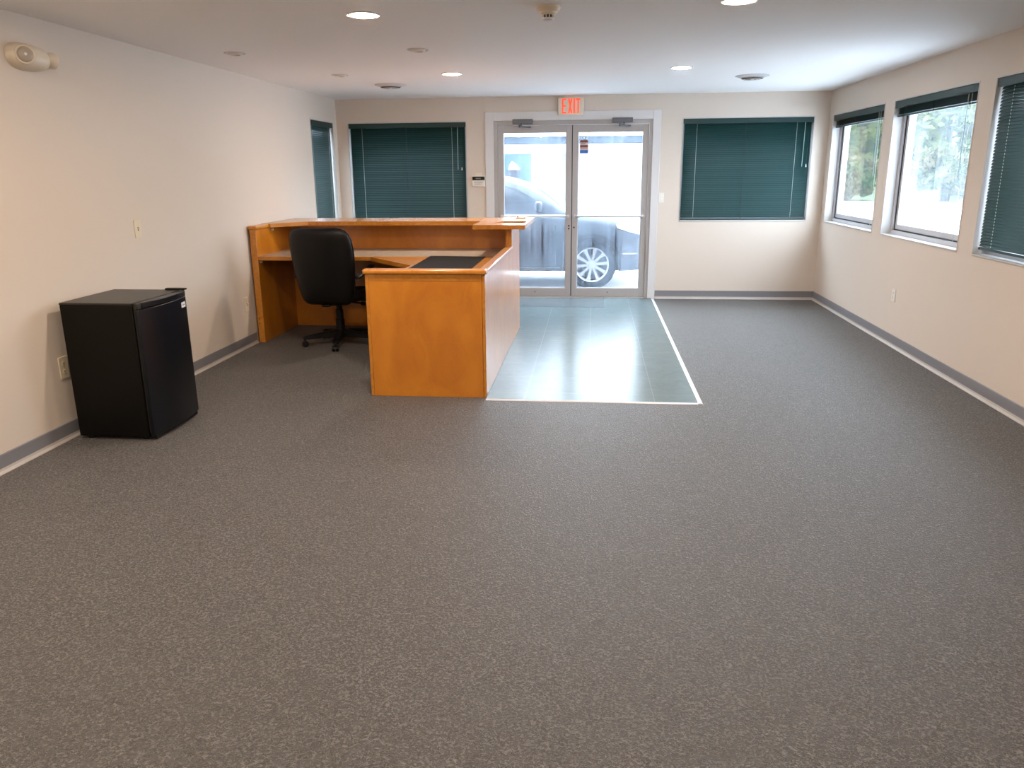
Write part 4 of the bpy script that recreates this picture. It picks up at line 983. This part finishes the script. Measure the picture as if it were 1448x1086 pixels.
# windscreen and side windows, set just proud of the cabin skin
for s in (-1, 1):
    for poly in ([(-0.66, 1.065), (-1.86, 1.075), (-1.86, 1.435), (-1.35, 1.41), (-1.05, 1.335), (-0.80, 1.195)], [(-1.94, 1.075), (-2.95, 1.085), (-2.85, 1.37), (-2.4, 1.42), (-1.94, 1.436)]):
        bm = nb()
        a = [bm.verts.new((x, CYC + s * (gside(x, z) + 0.004), z)) for x, z in poly]; b = [bm.verts.new((x, CYC + s * (gside(x, z) - 0.02), z)) for x, z in poly]
        bm.faces.new(a); bm.faces.new(b[::-1])
        for i in range(len(poly)):
            j = (i + 1) % len(poly); bm.faces.new((a[i], b[i], b[j], a[j]))
        bmesh.ops.recalc_face_normals(bm, faces=bm.faces[:]); obj('side_window', bm, CARGLASS, parent=CAR)
bm = nb(); rings = []
for x in (-0.98, -0.85, -0.75, -0.65, -0.55, -0.46):
    zr = interp(ROOF, x) + 0.012; w = gside(x, zr) - 0.09
    rings.append([(x, CYC - w, zr - 0.004), (x, CYC - w * 0.5, zr + 0.014), (x, CYC + w * 0.5, zr + 0.014), (x, CYC + w, zr - 0.004), (x, CYC + w, zr - 0.02), (x, CYC - w, zr - 0.02)])
loft(bm, rings); obj('windscreen', bm, CARGLASS, parent=CAR, smooth=True)
def wheel(wx, s):
    yc = CYC + s * 0.885; yi = CYC + s * 0.67
    bm = nb(); w = (yi - yc)
    lathe(bm, [(0.235, 0.0), (0.262, -0.004 * s), (0.31, 0.0), (0.335, w * 0.12), (0.342, w * 0.3), (0.342, w * 0.7), (0.335, w * 0.9), (0.30, w), (0.22, w)], 'y', (wx, yc, 0.312), 56)
    t = obj('wheel', bm, RUBBER, parent=CAR, smooth=True)
    bm = nb(); lathe(bm, [(0.236, 0.004 * s), (0.230, -0.002 * s), (0.220, w * 0.06), (0.216, w * 0.5), (0.236, w * 0.5)], 'y', (wx, yc, 0.312), 56); obj('rim', bm, ALLOY, parent=t, smooth=True)
    bm = nb(); lathe(bm, [(0.0, w * 0.42), (0.217, w * 0.42), (0.217, w * 0.5), (0.0, w * 0.5)], 'y', (wx, yc, 0.312), 40); obj('brake_disc', bm, CARTRIM, parent=t)
    bm = nb()
    for k in range(10):
        a = 2 * PI * k / 10 + 0.12
        ca, sa = math.cos(a), math.sin(a)
        rings = []
        for rr, hw_, d in ((0.045, 0.017, 0.10), (0.13, 0.018, 0.06), (0.222, 0.029, 0.05)):
            rings.append([(wx + rr * ca - q * sa, yc + w * e, 0.312 + rr * sa + q * ca) for q, e in ((-hw_, d), (hw_, d), (hw_ * 0.8, d + 0.16), (-hw_ * 0.8, d + 0.16))])
        loft(bm, rings)
    lathe(bm, [(0.0, w * 0.06), (0.034, w * 0.07), (0.058, w * 0.12), (0.058, w * 0.3), (0.0, w * 0.3)], 'y', (wx, yc, 0.312), 24)
    obj('spokes', bm, ALLOY, parent=t, smooth=True)
    bm = nb(); lathe(bm, [(0.404, -s * 0.03), (0.404, w * 1.12), (0.0, w * 1.12), (0.0, w * 1.1), (0.392, w * 1.1), (0.392, -s * 0.03), (0.404, -s * 0.03)], 'y', (wx, CYC + s * 0.86, 0.33), 48)
    bmesh.ops.bisect_plane(bm, geom=bm.verts[:] + bm.edges[:] + bm.faces[:], plane_co=(0, 0, 0.215), plane_no=(0, 0, 1), clear_inner=True)
    obj('wheel_arch_liner', bm, CARTRIM, parent=CAR, smooth=True)
for wx, _ in WHEELS:
    for s in (-1, 1): wheel(wx, s)
for s in (-1, 1):
    bm = nb(); rings = []
    for t, sc in ((0.0, 0.35), (0.15, 0.85), (0.5, 1.0), (0.85, 0.85), (1.0, 0.35)):
        x = 0.33 + 0.36 * t
        rings.append([(x, CYC + s * (interp(HW, x) * 0.965 - 0.02 + 0.035 * math.cos(a)), 0.835 - 0.10 * t + 0.055 * sc * math.sin(a)) for a in [2 * PI * k / 14 for k in range(14)]])
    loft(bm, rings); hl = obj('headlight', bm, HEADLIGHT, parent=CAR, smooth=True, angle=70)
    bm = nb(); box(bm, 0.36, 0.42, CYC + s * 0.868, CYC + s * 0.878, 0.815, 0.845); obj('indicator', bm, AMBER, parent=hl)
    bm = nb(); rings = []
    for t, sc in ((0.0, 0.5), (0.2, 0.95), (0.5, 1.0), (0.85, 0.9), (1.0, 0.45)):
        x = -0.78 + 0.10 * t
        rings.append([(x, CYC + s * (0.93 + 0.075 * sc * sgnpow(math.cos(a), 0.7)), 1.10 + 0.075 * sc * sgnpow(math.sin(a), 0.6)) for a in [2 * PI * k / 20 for k in range(20)]])
    loft(bm, rings); mr = obj('wing_mirror', bm, CARPAINT, parent=CAR, smooth=True, angle=70)
    bm = nb(); tube(bm, [(-0.73, CYC + s * 0.80, 1.06), (-0.73, CYC + s * 0.88, 1.055)], 0.022, 10); obj('mirror_stalk', bm, CARTRIM, parent=mr, smooth=True)
    bm = nb(); box(bm, -1.48, -1.28, CYC + s * 0.893, CYC + s * 0.925, 0.885, 0.912); obj('door_handle', bm, CARPAINT, parent=CAR, bevel=0.008, seg=3)
    bm = nb(); box(bm, -2.2, -0.44, CYC + s * 0.868, CYC + s * 0.905, 0.255, 0.275); obj('sill_trim', bm, CARTRIM, parent=CAR, bevel=0.004)
    bm = nb()
    for x in (-0.50, -1.62, -2.40): box(bm, x - 0.004, x + 0.004, CYC + s * 0.86, CYC + s * 0.9015, 0.32, 0.86)
    obj('door_gap', bm, CARTRIM, parent=CAR)
    bm = nb(); box(bm, 0.42, 0.60, CYC + s * 0.70, CYC + s * 0.866, 0.455, 0.468); obj('bumper_line', bm, ALLOY, parent=CAR)
bm = nb(); rings = []
for z, k in ((0.45, 0.0), (0.60, 0.0)):
    rings.append([(0.884 - 0.05 * abs(y / 0.45) ** 2, CYC + y, z) for y in [-0.45 + 0.09 * i for i in range(11)]] + [(0.82 - 0.05 * abs(y / 0.45) ** 2, CYC + y, z) for y in [0.45 - 0.09 * i for i in range(11)]])
loft(bm, rings); obj('grille', bm, CARTRIM, parent=CAR)

# ------------------------------------------------------------------ sky
w = bpy.data.worlds.new('World'); S.world = w; w.use_nodes = True
nt = w.node_tree; nt.nodes.clear()
wo = nt.nodes.new('ShaderNodeOutputWorld'); bg = nt.nodes.new('ShaderNodeBackground')
bg.inputs[0].default_value = (0.78, 0.89, 1.05, 1); bg.inputs[1].default_value = 8.2
nt.links.new(bg.outputs[0], wo.inputs[0])

# ------------------------------------------------------------------ camera
fw = Vector((math.sin(YAW) * math.cos(PITCH), math.cos(YAW) * math.cos(PITCH), -math.sin(PITCH)))
rt = Vector((math.cos(YAW), -math.sin(YAW), 0)); up = rt.cross(fw)
r2 = math.cos(ROLL) * rt + math.sin(ROLL) * up; u2 = -math.sin(ROLL) * rt + math.cos(ROLL) * up
cam = bpy.data.cameras.new('camera'); co = bpy.data.objects.new('camera', cam); COL.objects.link(co)
co.matrix_world = Matrix(((r2.x, u2.x, -fw.x, 0), (r2.y, u2.y, -fw.y, 0), (r2.z, u2.z, -fw.z, HCAM), (0, 0, 0, 1)))
cam.sensor_fit = 'HORIZONTAL'; cam.sensor_width = 36.0; cam.lens = 36.0 * F / 1448.0; cam.clip_start = 0.05; cam.clip_end = 300
S.camera = co
S.view_settings.view_transform = 'Standard'; S.view_settings.look = 'None'; S.view_settings.gamma = 1.0; S.view_settings.use_curve_mapping = False
S.view_settings.exposure = 1.16
S.cycles.max_bounces = 12; S.cycles.diffuse_bounces = 6; S.cycles.transparent_max_bounces = 16
S.cycles.sample_clamp_indirect = 6.0
